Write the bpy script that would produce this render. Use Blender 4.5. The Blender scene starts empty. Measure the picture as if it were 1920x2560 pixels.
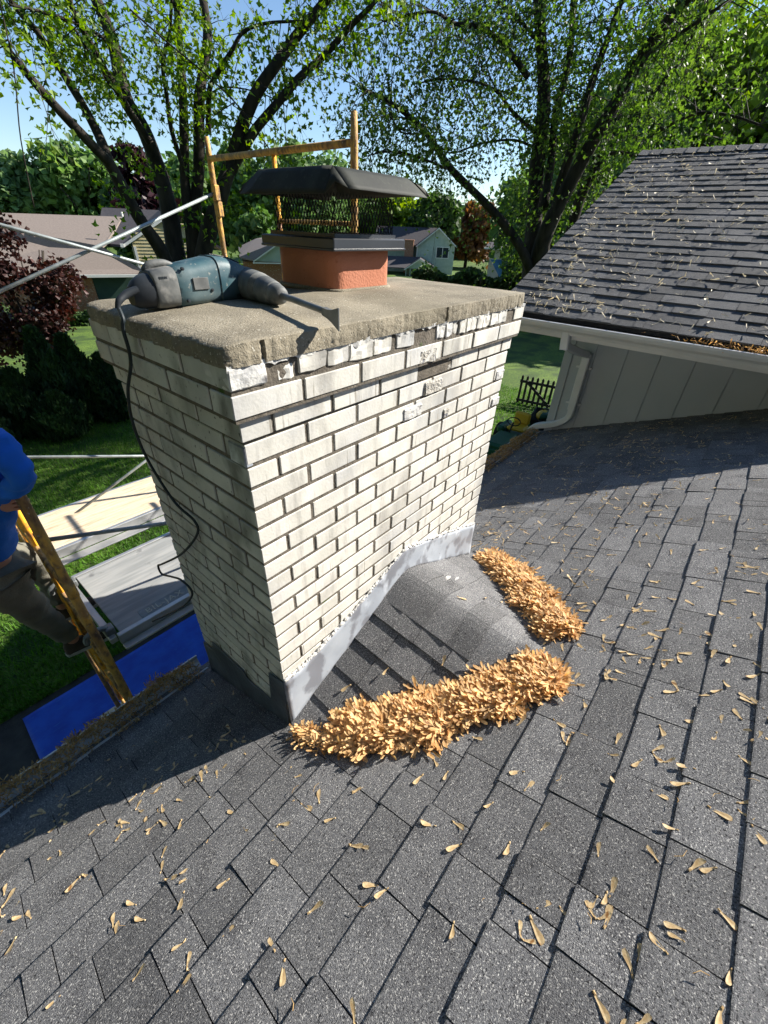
import bpy, bmesh, math, random
import numpy as np
from mathutils import Vector, Matrix, noise as mnoise
R_=math.radians
scene=bpy.context.scene
# ---------------------------------------------------------------- camera
cd=bpy.data.cameras.new('camera'); cam=bpy.data.objects.new('camera',cd); scene.collection.objects.link(cam); scene.camera=cam
CAM=np.array([-0.5126,-0.8721,0.2628])
CR=np.array([[0.644985,0.412682,-0.643186],[-0.763346,0.387588,-0.516796],[0.036018,0.824299,0.565008]])
M=Matrix.Identity(4)
for i in range(3):
    for j in range(3): M[i][j]=CR[i,j]
    M[i][3]=CAM[i]
cam.matrix_world=M
cd.sensor_fit='VERTICAL'; cd.sensor_height=36; cd.sensor_width=27; cd.lens=1039.93/2560*36; cd.clip_start=.02; cd.clip_end=2000
# ---------------------------------------------------------------- light
SUN=Vector((.745,-.406,.53)).normalized()
w=bpy.data.worlds.new('World'); scene.world=w; w.use_nodes=True
nt=w.node_tree; sky=nt.nodes.new('ShaderNodeTexSky'); sky.sky_type='NISHITA'; sky.sun_disc=False
sky.sun_elevation=R_(32); sky.sun_rotation=R_(118.6); sky.air_density=1.0; sky.dust_density=0.0; sky.ozone_density=3.5
bg=nt.nodes['Background']; bg.inputs[1].default_value=.078; nt.links.new(sky.outputs[0],bg.inputs[0])
sl=bpy.data.lights.new('sun','SUN'); sl.energy=5.0; sl.angle=R_(.5); sl.color=(1,.94,.84)
so=bpy.data.objects.new('sun',sl); scene.collection.objects.link(so); so.rotation_euler=SUN.to_track_quat('Z','Y').to_euler(); so.location=(20,-12,15)
scene.view_settings.view_transform='Standard'; scene.view_settings.look='None'; scene.view_settings.exposure=1.2; scene.view_settings.gamma=1
scene.cycles.use_adaptive_sampling=True; scene.cycles.adaptive_threshold=.02
scene.cycles.max_bounces=5; scene.cycles.diffuse_bounces=3; scene.cycles.transparent_max_bounces=8
try: scene.cycles.use_denoising=True
except Exception: pass
random.seed(7); rng=np.random.default_rng(7)
# ---------------------------------------------------------------- materials
def mat(name,c1,c2=None,scale=5,rough=.7,bump=0,bscale=40,island=0,metal=0,spec=.4,trans=0,stretch=None,ramp=(.35,.65),detail=4,extra=None):
    m=bpy.data.materials.new(name); m.use_nodes=True; N=m.node_tree.nodes; L=m.node_tree.links
    b=N['Principled BSDF']; b.inputs['Roughness'].default_value=rough; b.inputs['Metallic'].default_value=metal
    b.inputs['Specular IOR Level'].default_value=spec
    tc=N.new('ShaderNodeTexCoord'); src=tc.outputs['Object']
    if stretch:
        mp=N.new('ShaderNodeMapping'); mp.inputs['Scale'].default_value=stretch; L.new(src,mp.inputs[0]); src=mp.outputs[0]
    if c2 is None: c2=c1
    nz=N.new('ShaderNodeTexNoise'); nz.inputs['Scale'].default_value=scale; nz.inputs['Detail'].default_value=detail; L.new(src,nz.inputs['Vector'])
    cr=N.new('ShaderNodeValToRGB'); cr.color_ramp.elements[0].position=ramp[0]; cr.color_ramp.elements[1].position=ramp[1]
    cr.color_ramp.elements[0].color=(*c1,1); cr.color_ramp.elements[1].color=(*c2,1); L.new(nz.outputs['Fac'],cr.inputs[0])
    col=cr.outputs[0]
    if extra: # list of (color, scale, lo, hi, kind, stretch)
        for (ec,es,lo,hi,kind,est) in extra:
            v=tc.outputs['Object']
            if est:
                mp=N.new('ShaderNodeMapping'); mp.inputs['Scale'].default_value=est; L.new(v,mp.inputs[0]); v=mp.outputs[0]
            if kind=='v':
                t=N.new('ShaderNodeTexVoronoi'); t.inputs['Scale'].default_value=es; o=t.outputs['Distance']
            else:
                t=N.new('ShaderNodeTexNoise'); t.inputs['Scale'].default_value=es; t.inputs['Detail'].default_value=5; o=t.outputs['Fac']
            L.new(v,t.inputs['Vector'])
            mr=N.new('ShaderNodeMapRange'); mr.inputs[1].default_value=lo; mr.inputs[2].default_value=hi; L.new(o,mr.inputs[0])
            mx=N.new('ShaderNodeMix'); mx.data_type='RGBA'; L.new(mr.outputs[0],mx.inputs[0]); L.new(col,mx.inputs[6]); mx.inputs[7].default_value=(*ec,1); col=mx.outputs[2]
    if island:
        g=N.new('ShaderNodeNewGeometry'); mr=N.new('ShaderNodeMapRange'); mr.inputs[3].default_value=1-island; mr.inputs[4].default_value=1+island
        L.new(g.outputs['Random Per Island'],mr.inputs[0])
        hs=N.new('ShaderNodeHueSaturation'); L.new(col,hs.inputs['Color']); L.new(mr.outputs[0],hs.inputs['Value']); col=hs.outputs[0]
    L.new(col,b.inputs['Base Color'])
    if bump:
        bt=N.new('ShaderNodeTexNoise'); bt.inputs['Scale'].default_value=bscale; bt.inputs['Detail'].default_value=4; L.new(tc.outputs['Object'],bt.inputs['Vector'])
        bp=N.new('ShaderNodeBump'); bp.inputs['Strength'].default_value=bump; bp.inputs['Distance'].default_value=.01; L.new(bt.outputs['Fac'],bp.inputs['Height']); L.new(bp.outputs[0],b.inputs['Normal'])
    if trans:
        tr=N.new('ShaderNodeBsdfTranslucent'); ms=N.new('ShaderNodeMixShader'); ms.inputs[0].default_value=trans
        hs2=N.new('ShaderNodeHueSaturation'); hs2.inputs['Saturation'].default_value=1.15; hs2.inputs['Value'].default_value=1.6; L.new(col,hs2.inputs['Color']); L.new(hs2.outputs[0],tr.inputs[0])
        L.new(b.outputs[0],ms.inputs[1]); L.new(tr.outputs[0],ms.inputs[2]); L.new(ms.outputs[0],N['Material Output'].inputs[0])
    return m
def M_(n,*a,**k): MAT[n]=mat(n,*a,**k)
MAT={}
M_('shingle',(.105,.106,.112),(.155,.155,.16),scale=1.6,rough=.92,bump=.6,bscale=420,island=.20,ramp=(.3,.7),spec=.25,
   extra=[((.065,.065,.07),9,.52,.75,'n',None),((.50,.49,.47),240,.55,.68,'n',None),((.015,.015,.018),190,.54,.66,'n',(1,1.3,1)),((.22,.22,.23),800,.55,.7,'n',None)])
M_('shingle_wing',(.085,.087,.092),(.125,.127,.132),scale=2.0,rough=.9,bump=.7,bscale=300,island=.22,spec=.25,
   extra=[((.38,.37,.39),260,.58,.74,'n',None),((.015,.014,.018),200,.6,.74,'n',None)])
M_('underlay',(.015,.015,.017),rough=.95)
M_('painted_brick',(.58,.565,.51),(.70,.68,.625),scale=9,rough=.75,bump=.10,bscale=110,island=.07,
   extra=[((.36,.35,.32),24,.54,.76,'n',(1,1,.15)),((.30,.29,.27),6,.54,.76,'n',(1,1,.35)),((.40,.41,.42),2.2,.50,.72,'n',None),((.30,.28,.24),80,.64,.72,'n',(1,1,.05)),((.12,.115,.1),95,.0,.16,'v',None) if False else ((.15,.14,.12),130,.70,.75,'n',(1,1,.4)),((.50,.40,.2),3,.72,.8,'n',None)])
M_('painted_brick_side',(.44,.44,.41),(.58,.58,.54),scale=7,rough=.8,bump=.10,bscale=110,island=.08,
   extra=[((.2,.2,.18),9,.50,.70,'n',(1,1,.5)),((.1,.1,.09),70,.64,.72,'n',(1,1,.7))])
M_('mortar',(.09,.078,.062),(.165,.143,.115),scale=30,rough=.95,bump=.4,bscale=150,extra=[((.06,.10,.02),14,.66,.74,'n',None)])
M_('spalled',(.34,.32,.28),(.52,.50,.45),scale=40,rough=.9,bump=1,bscale=80,extra=[((.2,.2,.22),60,.55,.62,'n',None)])
M_('peeling_paint',(.46,.46,.46),(.66,.65,.61),scale=30,rough=.6,bump=.3,bscale=90,extra=[((.22,.21,.21),34,.60,.66,'n',(1,1,.5))])
M_('concrete',(.17,.148,.108),(.29,.255,.19),scale=6,rough=.95,bump=.35,bscale=220,
   extra=[((.55,.52,.44),170,.62,.70,'n',None),((.09,.08,.055),130,.62,.7,'n',None),((.17,.15,.105),2.2,.55,.75,'n',None)])
M_('clay_tile',(.42,.155,.085),(.50,.20,.12),scale=5,rough=.85,bump=.3,bscale=120,extra=[((.33,.11,.06),40,.66,.75,'n',None)])
M_('black_metal',(.018,.022,.03),(.03,.035,.045),scale=4,rough=.38,spec=.6)
M_('lid_metal',(.010,.012,.010),(.026,.029,.022),scale=9,rough=.75,bump=.05,bscale=120,extra=[((.04,.046,.034),60,.6,.75,'n',None)])
M_('mesh_wire',(.012,.012,.013),rough=.6)
M_('flashing',(.33,.36,.41),(.43,.465,.515),scale=5,rough=.4,metal=.0,spec=.5,bump=.08,bscale=18,extra=[((.22,.23,.26),9,.50,.57,'n',(1,1,.8)),((.58,.62,.68),7,.60,.68,'n',(1,1,.6)),((.2,.2,.22),60,.68,.74,'n',None)])  # the palest patches are highlights painted into the metal colour
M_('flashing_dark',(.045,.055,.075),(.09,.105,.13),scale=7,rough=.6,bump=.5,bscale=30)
M_('caulk',(.55,.54,.52),(.7,.69,.66),scale=60,rough=.9,bump=1,bscale=120,extra=[((.12,.11,.1),70,.6,.66,'n',None)])
M_('seed',(.48,.26,.09),(.80,.56,.28),scale=22,rough=.65,island=.42,trans=.25,extra=[((.30,.13,.04),22,.58,.72,'n',None)])
M_('seed_loose',(.42,.27,.12),(.74,.60,.36),scale=55,rough=.6,island=.25,trans=.12,extra=[((.30,.15,.05),60,.55,.68,'n',None)])
M_('seed_pale',(.62,.52,.34),(.80,.72,.52),scale=30,rough=.6,island=.2,trans=.15)
M_('seed_debris',(.34,.20,.07),(.60,.40,.17),scale=40,rough=.85,island=.3)
M_('white_paint',(.58,.60,.62),(.66,.67,.68),scale=4,rough=.4)
M_('siding',(.36,.40,.44),(.41,.445,.48),scale=1.5,rough=.6)
M_('wood_deck',(.58,.45,.31),(.74,.62,.46),scale=9,rough=.7,stretch=(.5,6,6),bump=.15,bscale=60,extra=[((.45,.33,.21),5,.58,.7,'n',(1,8,8))])
M_('grey_deck',(.24,.25,.25),(.34,.345,.34),scale=7,rough=.8,stretch=(.5,4,4),extra=[((.14,.145,.15),8,.62,.7,'n',None)])
M_('aluminium',(.42,.43,.43),(.55,.55,.55),scale=8,rough=.4,metal=.7)
M_('yellow_paint',(.80,.36,.02),(.86,.45,.04),scale=9,rough=.5,extra=[((.30,.13,.05),11,.52,.6,'n',None)])
M_('rusty_yellow',(.48,.29,.12),(.76,.44,.09),scale=10,rough=.75,bump=.3,bscale=100,extra=[((.27,.155,.08),45,.46,.66,'n',(1,1,.5)),((.13,.085,.06),14,.50,.70,'n',(1,1,.4)),((.5,.42,.33),60,.66,.7,'n',None)])
M_('galvanised',(.25,.285,.285),(.38,.42,.415),scale=20,rough=.5,metal=.35)
M_('blue_sheet',(.004,.05,.42),(.008,.09,.55),scale=5,rough=.6,extra=[((.02,.13,.5),10,.6,.75,'n',(1,5,1))])
M_('drill_teal',(.022,.068,.09),(.04,.10,.12),scale=18,rough=.5,bump=.03,bscale=120,extra=[((.15,.20,.21),7,.42,.66,'n',None),((.26,.27,.25),90,.62,.72,'n',None),((.02,.04,.05),25,.62,.7,'n',None)])
M_('drill_grey',(.09,.095,.095),(.17,.175,.17),scale=25,rough=.6,bump=.05,bscale=150,extra=[((.32,.31,.29),18,.58,.7,'n',None)])
M_('drill_black',(.012,.016,.022),(.03,.037,.045),scale=20,rough=.6)
M_('steel',(.15,.165,.17),(.24,.25,.25),scale=25,rough=.5,metal=.5)
M_('cord_rubber',(.012,.02,.026),(.02,.03,.035),scale=20,rough=.6)
M_('bark',(.018,.014,.011),(.05,.04,.03),scale=7,rough=.95,bump=1,bscale=14,stretch=(1,1,.3))
M_('leaf_maple',(.075,.15,.015),(.20,.30,.03),scale=.9,rough=.55,island=.35,trans=.45)
M_('leaf_big',(.06,.12,.02),(.135,.21,.04),scale=.6,rough=.55,island=.35,trans=.4)
M_('leaf_pale',(.10,.17,.06),(.18,.27,.10),scale=.3,rough=.6,island=.3,trans=.35)
M_('leaf_mid',(.065,.13,.035),(.14,.23,.065),scale=.3,rough=.6,island=.3,trans=.35)  # greens lightened in place of haze over the mid-distance trees
M_('leaf_dark',(.03,.065,.015),(.07,.12,.03),scale=.4,rough=.6,island=.3,trans=.3)
M_('leaf_yellow',(.10,.17,.015),(.20,.28,.03),scale=.3,rough=.6,island=.3,trans=.45)
M_('leaf_purple',(.022,.008,.012),(.05,.018,.022),scale=.6,rough=.5,island=.4,trans=.2)
M_('leaf_red',(.022,.008,.007),(.065,.02,.015),scale=.8,rough=.5,island=.4,trans=.3)
M_('leaf_copper',(.14,.06,.025),(.22,.11,.04),scale=.6,rough=.6,island=.3,trans=.3)
M_('needle',(.012,.035,.010),(.035,.075,.014),scale=2,rough=.7,island=.35,trans=.15)
M_('grass_blade',(.045,.13,.012),(.10,.22,.02),scale=1.2,rough=.6,island=.3,trans=.3)
M_('lawn',(.045,.095,.010),(.10,.17,.018),scale=.5,rough=.9,bump=.6,bscale=30,stretch=(1,2.5,1),extra=[((.15,.21,.03),30,.5,.7,'n',None),((.02,.045,.008),18,.50,.66,'n',None),((.03,.06,.01),.9,.5,.62,'n',None)])
M_('soil',(.035,.033,.03),(.06,.055,.048),scale=6,rough=.95,bump=.8,bscale=60)
M_('roof_tan',(.17,.14,.12),(.23,.19,.165),scale=14,rough=.9,stretch=(1,1,6),island=0)
M_('roof_dark',(.05,.045,.05),(.075,.068,.072),scale=10,rough=.9)
M_('siding_yellow',(.44,.38,.20),(.52,.45,.26),scale=3,rough=.7)
M_('siding_green',(.34,.42,.34),(.42,.49,.41),scale=3,rough=.7)
M_('siding_beige',(.40,.37,.31),(.46,.43,.37),scale=3,rough=.7)
M_('garage_green',(.02,.05,.04),(.03,.065,.05),scale=3,rough=.6)
M_('brick_red',(.26,.11,.06),(.36,.18,.10),scale=30,rough=.9,extra=[((.42,.34,.26),18,.58,.65,'n',None)])
M_('white_trim',(.72,.72,.68),rough=.5)
M_('glass',(.03,.04,.05),rough=.08,spec=.8)
M_('tyre',(.012,.012,.013),rough=.85)
M_('mower_green',(.006,.06,.028),(.008,.08,.035),rough=.4)
M_('mower_yellow',(.55,.33,.02),rough=.45)
M_('shirt',(.01,.13,.62),(.015,.17,.72),scale=6,rough=.85,bump=.2,bscale=200)
M_('trousers',(.13,.125,.10),(.19,.18,.145),scale=5,rough=.9,bump=.3,bscale=150)
M_('skin',(.50,.24,.16),(.56,.29,.20),scale=12,rough=.5)
M_('hair',(.03,.02,.013),(.05,.034,.02),scale=60,rough=.6)
M_('shoe',(.06,.045,.035),(.09,.07,.055),scale=20,rough=.8)
M_('sole',(.45,.44,.42),rough=.7)
M_('eye_white',(.7,.7,.68),rough=.2)
M_('fence_dark',(.02,.018,.015),(.035,.03,.025),scale=8,rough=.8)
M_('letter',(.42,.42,.34),rough=.7)
M_('tarp_blue',(.05,.16,.33),(.10,.25,.45),scale=3,rough=.6)
# ---------------------------------------------------------------- helpers
COL=scene.collection
def link(name,me,m=None,parent=None,smooth=False):
    o=bpy.data.objects.new(name,me); COL.objects.link(o)
    if m:
        for mm in (m if isinstance(m,(list,tuple)) else [m]): me.materials.append(MAT[mm])
    if parent is not None: o.parent=parent
    if smooth: me.polygons.foreach_set('use_smooth',[True]*len(me.polygons))
    return o
def tag(o,label,cat,group=None,kind=None):
    if label: o['label']=label
    if cat: o['category']=cat
    if group: o['group']=group
    if kind: o['kind']=kind
    return o
def thing(name,label,cat,loc=(0,0,0),rz=0,group=None):
    o=bpy.data.objects.new(name,None); COL.objects.link(o); o.location=loc; o.rotation_euler=(0,0,rz); o.empty_display_size=.2
    return tag(o,label,cat,group)
def struct(o): o['kind']='structure'; return o
class MB:
    def __init__(s): s.v=[]; s.f=[]; s.mi=[]
    def add(s,vs,fs,mi=0):
        n=len(s.v); s.v.extend([tuple(map(float,p)) for p in vs]); s.f.extend([tuple(i+n for i in f) for f in fs]); s.mi.extend([mi]*len(fs))
    def box(s,a,b,mi=0,bev=0):
        x0,y0,z0=a; x1,y1,z1=b
        if bev:
            e=bev; n=len(s.v)
            vs=[];
            # chamfered box: 24 verts
            for sx in (0,1):
                for sy in (0,1):
                    for sz in (0,1):
                        X=x1 if sx else x0; Y=y1 if sy else y0; Z=z1 if sz else z0
                        dx=-e if sx else e; dy=-e if sy else e; dz=-e if sz else e
                        vs+= [(X,Y+dy,Z+dz),(X+dx,Y,Z+dz),(X+dx,Y+dy,Z)]
            I=lambda sx,sy,sz,k:(sx*4+sy*2+sz)*3+k
            fs=[]
            fs.append([I(0,0,0,0),I(0,0,1,0),I(0,1,1,0),I(0,1,0,0)]); fs.append([I(1,0,0,0),I(1,1,0,0),I(1,1,1,0),I(1,0,1,0)])
            fs.append([I(0,0,0,1),I(1,0,0,1),I(1,0,1,1),I(0,0,1,1)]); fs.append([I(0,1,0,1),I(0,1,1,1),I(1,1,1,1),I(1,1,0,1)])
            fs.append([I(0,0,0,2),I(0,1,0,2),I(1,1,0,2),I(1,0,0,2)]); fs.append([I(0,0,1,2),I(1,0,1,2),I(1,1,1,2),I(0,1,1,2)])
            for a_ in (0,1):
                for b_ in (0,1):
                    fs.append([I(a_,b_,0,0),I(a_,b_,1,0),I(a_,b_,1,1),I(a_,b_,0,1)]) # z edges
                    fs.append([I(a_,0,b_,0),I(a_,1,b_,0),I(a_,1,b_,2),I(a_,0,b_,2)]) # y edges
                    fs.append([I(0,a_,b_,1),I(1,a_,b_,1),I(1,a_,b_,2),I(0,a_,b_,2)]) # x edges
                    for c_ in (0,1): fs.append([I(a_,b_,c_,0),I(a_,b_,c_,1),I(a_,b_,c_,2)])
            s.add(vs,fs,mi); return
        s.add([(x0,y0,z0),(x1,y0,z0),(x1,y1,z0),(x0,y1,z0),(x0,y0,z1),(x1,y0,z1),(x1,y1,z1),(x0,y1,z1)],
              [(0,3,2,1),(4,5,6,7),(0,1,5,4),(1,2,6,5),(2,3,7,6),(3,0,4,7)],mi)
    def poly(s,pts,d,mi=0): # extruded polygon: pts 3D planar, d offset vector
        n=len(pts); q=[tuple(np.array(p)+np.array(d)) for p in pts]
        s.add(list(pts)+q,[tuple(range(n))[::-1],tuple(range(n,2*n))]+[(i,(i+1)%n,n+(i+1)%n,n+i) for i in range(n)],mi)
    def tube(s,pts,r,n=8,mi=0,caps=True):
        P=[Vector(p) for p in pts]; m=len(P)
        rr=r if isinstance(r,(list,tuple,np.ndarray)) else [r]*m
        vs=[]; up=None
        for i in range(m):
            t=(P[min(i+1,m-1)]-P[max(i-1,0)]).normalized()
            if up is None: up=t.orthogonal().normalized()
            up=(up-t*up.dot(t)).normalized(); b=t.cross(up)
            for k in range(n):
                a=2*math.pi*k/n; vs.append(P[i]+(up*math.cos(a)+b*math.sin(a))*rr[i])
        fs=[(i*n+k,i*n+(k+1)%n,(i+1)*n+(k+1)%n,(i+1)*n+k) for i in range(m-1) for k in range(n)]
        if caps: fs+= [tuple(range(n))[::-1],tuple(range((m-1)*n,m*n))]
        s.add(vs,fs,mi)
    def loft(s,secs,mi=0,caps=True): # list of rings (equal length)
        n=len(secs[0]); vs=[p for r in secs for p in r]
        fs=[(i*n+k,i*n+(k+1)%n,(i+1)*n+(k+1)%n,(i+1)*n+k) for i in range(len(secs)-1) for k in range(n)]
        if caps: fs+=[tuple(range(n))[::-1],tuple(range((len(secs)-1)*n,len(secs)*n))]
        s.add(vs,fs,mi)
    def mesh(s,name='m'):
        me=bpy.data.meshes.new(name); me.from_pydata(s.v,[],s.f)
        if any(s.mi): me.polygons.foreach_set('material_index',s.mi)
        me.update(); return me
    def build(s,name,m=None,parent=None,smooth=False,fix=True):
        me=s.mesh(name)
        if fix:
            bm=bmesh.new(); bm.from_mesh(me); bmesh.ops.recalc_face_normals(bm,faces=bm.faces); bm.to_mesh(me); bm.free()
        return link(name,me,m,parent,smooth)
def sharp(o,a=35):
    o.data.set_sharp_from_angle(angle=R_(a)); return o
def smooth_path(pts,n=6):
    P=[Vector(p) for p in pts]; out=[]
    for i in range(len(P)-1):
        p0=P[max(i-1,0)];p1=P[i];p2=P[i+1];p3=P[min(i+2,len(P)-1)]
        for j in range(n):
            t=j/n; out.append(.5*((2*p1)+(p2-p0)*t+(2*p0-5*p1+4*p2-p3)*t*t+(3*p1-p0-3*p2+p3)*t**3))
    out.append(P[-1]); return out
def fastmesh(name,V,F):
    V=np.asarray(V,np.float32); F=np.asarray(F,np.int32); me=bpy.data.meshes.new(name)
    me.vertices.add(len(V)); me.vertices.foreach_set('co',V.ravel()); k=F.shape[1]
    me.loops.add(F.size); me.loops.foreach_set('vertex_index',F.ravel())
    me.polygons.add(len(F)); me.polygons.foreach_set('loop_start',np.arange(0,F.size,k,dtype=np.int32)); me.polygons.foreach_set('loop_total',np.full(len(F),k,np.int32))
    me.update(calc_edges=True); me.shade_flat(); return me
def rotmats(n,tilt=None):
    q=rng.normal(size=(n,4)); q/=np.linalg.norm(q,axis=1)[:,None]; w_,x,y,z=q.T
    return np.stack([np.stack([1-2*(y*y+z*z),2*(x*y-z*w_),2*(x*z+y*w_)],1),np.stack([2*(x*y+z*w_),1-2*(x*x+z*z),2*(y*z-x*w_)],1),np.stack([2*(x*z-y*w_),2*(y*z+x*w_),1-2*(x*x+y*y)],1)],1)
def flatmats(n,tilt): # z-rotation with small tilt
    a=rng.uniform(0,2*np.pi,n); b=rng.normal(0,tilt,n); c=rng.normal(0,tilt,n)
    ca,sa,cb,sb,cc,sc=np.cos(a),np.sin(a),np.cos(b),np.sin(b),np.cos(c),np.sin(c); Z=np.zeros(n); O=np.ones(n)
    A=np.stack([np.stack([ca,-sa,Z],1),np.stack([sa,ca,Z],1),np.stack([Z,Z,O],1)],1)
    B=np.stack([np.stack([O,Z,Z],1),np.stack([Z,cb,-sb],1),np.stack([Z,sb,cb],1)],1)
    C_=np.stack([np.stack([cc,Z,sc],1),np.stack([Z,O,Z],1),np.stack([-sc,Z,cc],1)],1)
    return A@B@C_
LEAF_V=np.array([(0,0,0),(-.46,.34,.14),(-.17,.50,.05),(0,1,-.10),(.17,.50,.05),(.46,.34,.14)]); LEAF_F=np.array([(0,3,2,1),(0,5,4,3)])
BLOB_V=np.array([(-.5,-.1,0),(0,-.5,.12),(.5,.1,0),(.05,.55,.12)]); BLOB_F=np.array([(0,1,2,3)])
def scatter(name,P,size,T=(LEAF_V,LEAF_F),mats_=None,m=None,parent=None,jit=.3):
    n=len(P); Rm=rotmats(n) if mats_ is None else mats_
    s=size*rng.uniform(1-jit,1+jit,n)
    V=np.einsum('nij,kj->nki',Rm,T[0])*s[:,None,None]+np.asarray(P)[:,None,:]
    F=(T[1][None]+ (np.arange(n)*len(T[0]))[:,None,None]).reshape(-1,T[1].shape[1])
    return link(name,fastmesh(name,V.reshape(-1,3),F),m,parent)
# ================================================================ SETTING
GZ=-4.35
def grid_sheet(name,x0,x1,y0,y1,z,m,n=1):
    V=[(x,y,z) for y in np.linspace(y0,y1,n+1) for x in np.linspace(x0,x1,n+1)]
    F=[(j*(n+1)+i,j*(n+1)+i+1,(j+1)*(n+1)+i+1,(j+1)*(n+1)+i) for j in range(n) for i in range(n)]
    return struct(link(name,fastmesh(name,V,F),m))
grid_sheet('lawn',-300,400,-200,500,GZ,'lawn')
grid_sheet('soil_strip',-9,4.6,.3,3.75,GZ+.006,'soil')
# ================================================================ HOUSE
ROOF=lambda x,y:-1.49-.42*y
WING=lambda x:-.42+.45*(x-3.84)
house=thing('house','low house wing with grey shingle roofs around the white brick chimney','house',(2,-4,GZ))
def P_(o): # keep world coordinates when parented to an Empty away from the origin
    o.parent=house; o.matrix_parent_inverse=Matrix.Translation(-Vector(house.location)); return o
def shingles(name,orig,du,ds,width,length,mname,exp=.1435,tmin=.13,tmax=.30,h=.0065,hi=.003,first=None,wav=0):
    """orig: eave corner; du along eave; ds up the slope (unit); pieces laid course by course"""
    O=np.array(orig,float); du=np.array(du,float); ds=np.array(ds,float); nn=np.cross(du,ds); nn/=np.linalg.norm(nn)
    if nn[2]<0: nn=-nn
    V=[];F=[]
    nc=int(length/exp)+1; r=random.Random(5)
    for j in range(nc):
        s0=j*exp+r.uniform(-.0015,.0015); s1=min(s0+exp+.03,length)
        if s1-s0<.02: continue
        u=-r.uniform(0,.2); high=r.random()<.5; last=-9
        while u<width:
            wdt=r.uniform(tmin,tmax) if r.random()<.8 else r.uniform(.06,.12)
            a=max(u,0)+.0016; b=min(u+wdt,width)-.0016; u+=wdt
            high=not high if r.random()<.75 else high
            if b-a<.01: continue
            t=h+(hi if high else 0)+r.uniform(-.0008,.0015); dj=r.uniform(-.0025,.0025)+(0 if high else .004)
            n=len(V)
            seg=3
            for q in range(seg+1):
                uu=a+(b-a)*q/seg; wj=r.uniform(-.0008,.0008)
                lift=r.uniform(0,.0012)
                for (s,hh) in ((s0+dj+wj,-.002),(s0+dj+wj,t+lift),(s0+dj+wj+.004,t+lift+.0008),(s1,.0012)):
                    V.append(O+du*uu+ds*s+nn*hh)
            for q in range(seg):
                k=n+q*4
                F+= [(k,k+1,k+5,k+4),(k+1,k+2,k+6,k+5),(k+2,k+3,k+7,k+6)]
            F+= [(n,n+3,n+2,n+1),(n+seg*4,n+seg*4+1,n+seg*4+2,n+seg*4+3)]
    # random per island needs separate pieces: vertices are not shared between pieces
    return link(name,fastmesh(name,V,F),mname)
sl_=math.sqrt(1+.42**2); dsm=(0,-1/sl_,.42/sl_)
y_e=-.932+13*.1323   # eave course line
XL=-7.0
roof=MB()
roof.poly([(XL,y_e,ROOF(0,y_e)-.009),(4.6,y_e,ROOF(0,y_e)-.009),(4.6,-4.6,ROOF(0,-4.6)-.009),(XL,-4.6,ROOF(0,-4.6)-.009)],(0,0,-.12))
roof.poly([(XL,-4.6,ROOF(0,-4.6)-.011),(4.6,-4.6,ROOF(0,-4.6)-.011),(4.6,-10,ROOF(0,-4.6)-.011-5.4*.42),(XL,-10,ROOF(0,-4.6)-.011-5.4*.42)],(0,0,-.12))
ro=P_(roof.build('roof','underlay'))
s=shingles('shingle_courses',(XL,y_e,ROOF(0,y_e)-.008),(1,0,0),dsm,4.6-XL,(y_e+4.6)*sl_,'shingle'); s.parent=ro; s.matrix_parent_inverse=ro.matrix_world.inverted(); s.matrix_parent_inverse=Matrix.Identity(4)
def sub(o,par): # child of a P_ part (part has parent-inverse, its own matrix is identity)
    o.parent=par; return o
# ---- wing roof
wl=math.sqrt(1+.45**2); YR=1.30
wr=MB()
wr.poly([(3.93,YR,WING(3.93)-.01),(7.55,YR,WING(7.55)-.01),(7.55,-9,WING(7.55)-.01),(3.93,-9,WING(3.93)-.01)],(0,0,-.10))
wr.poly([(7.55,YR,WING(7.55)-.012),(11.2,YR,WING(7.55)-.012-3.65*.45),(11.2,-9,WING(7.55)-.012-3.65*.45),(7.55,-9,WING(7.55)-.012)],(0,0,-.10))
wro=P_(wr.build('wing_roof','underlay'))
s=shingles('shingle_courses',(3.92,-9,WING(3.92)-.009),(0,1,0),(1/wl,0,.45/wl),YR+9.012,3.64*wl,'shingle_wing',h=.0065,hi=.0065,tmin=.16,tmax=.36); sub(s,wro)
cap=MB()
for i in range(60):
    y0=YR+.01-i*.14; 
    if y0<-7: break
    z=WING(7.55)+.012
    cap.add([(7.40,y0-.17,z-.075),(7.55,y0-.17,z-.004),(7.70,y0-.17,z-.075),(7.40,y0,z-.069+.008),(7.55,y0,z+.008),(7.70,y0,z-.061)],[(0,1,4,3),(1,2,5,4),(3,4,5)])
sub(cap.build('ridge_caps','shingle_wing'),wro)
rb=MB(); rb.poly([(3.93,YR-.002,WING(3.93)-.012),(7.55,YR-.002,WING(7.55)-.012),(7.55,YR-.002,WING(7.55)-.16),(3.93,YR-.002,WING(3.93)-.16)],(0,-.03,0)); P_(rb.build('rake_board','white_paint'))
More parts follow.
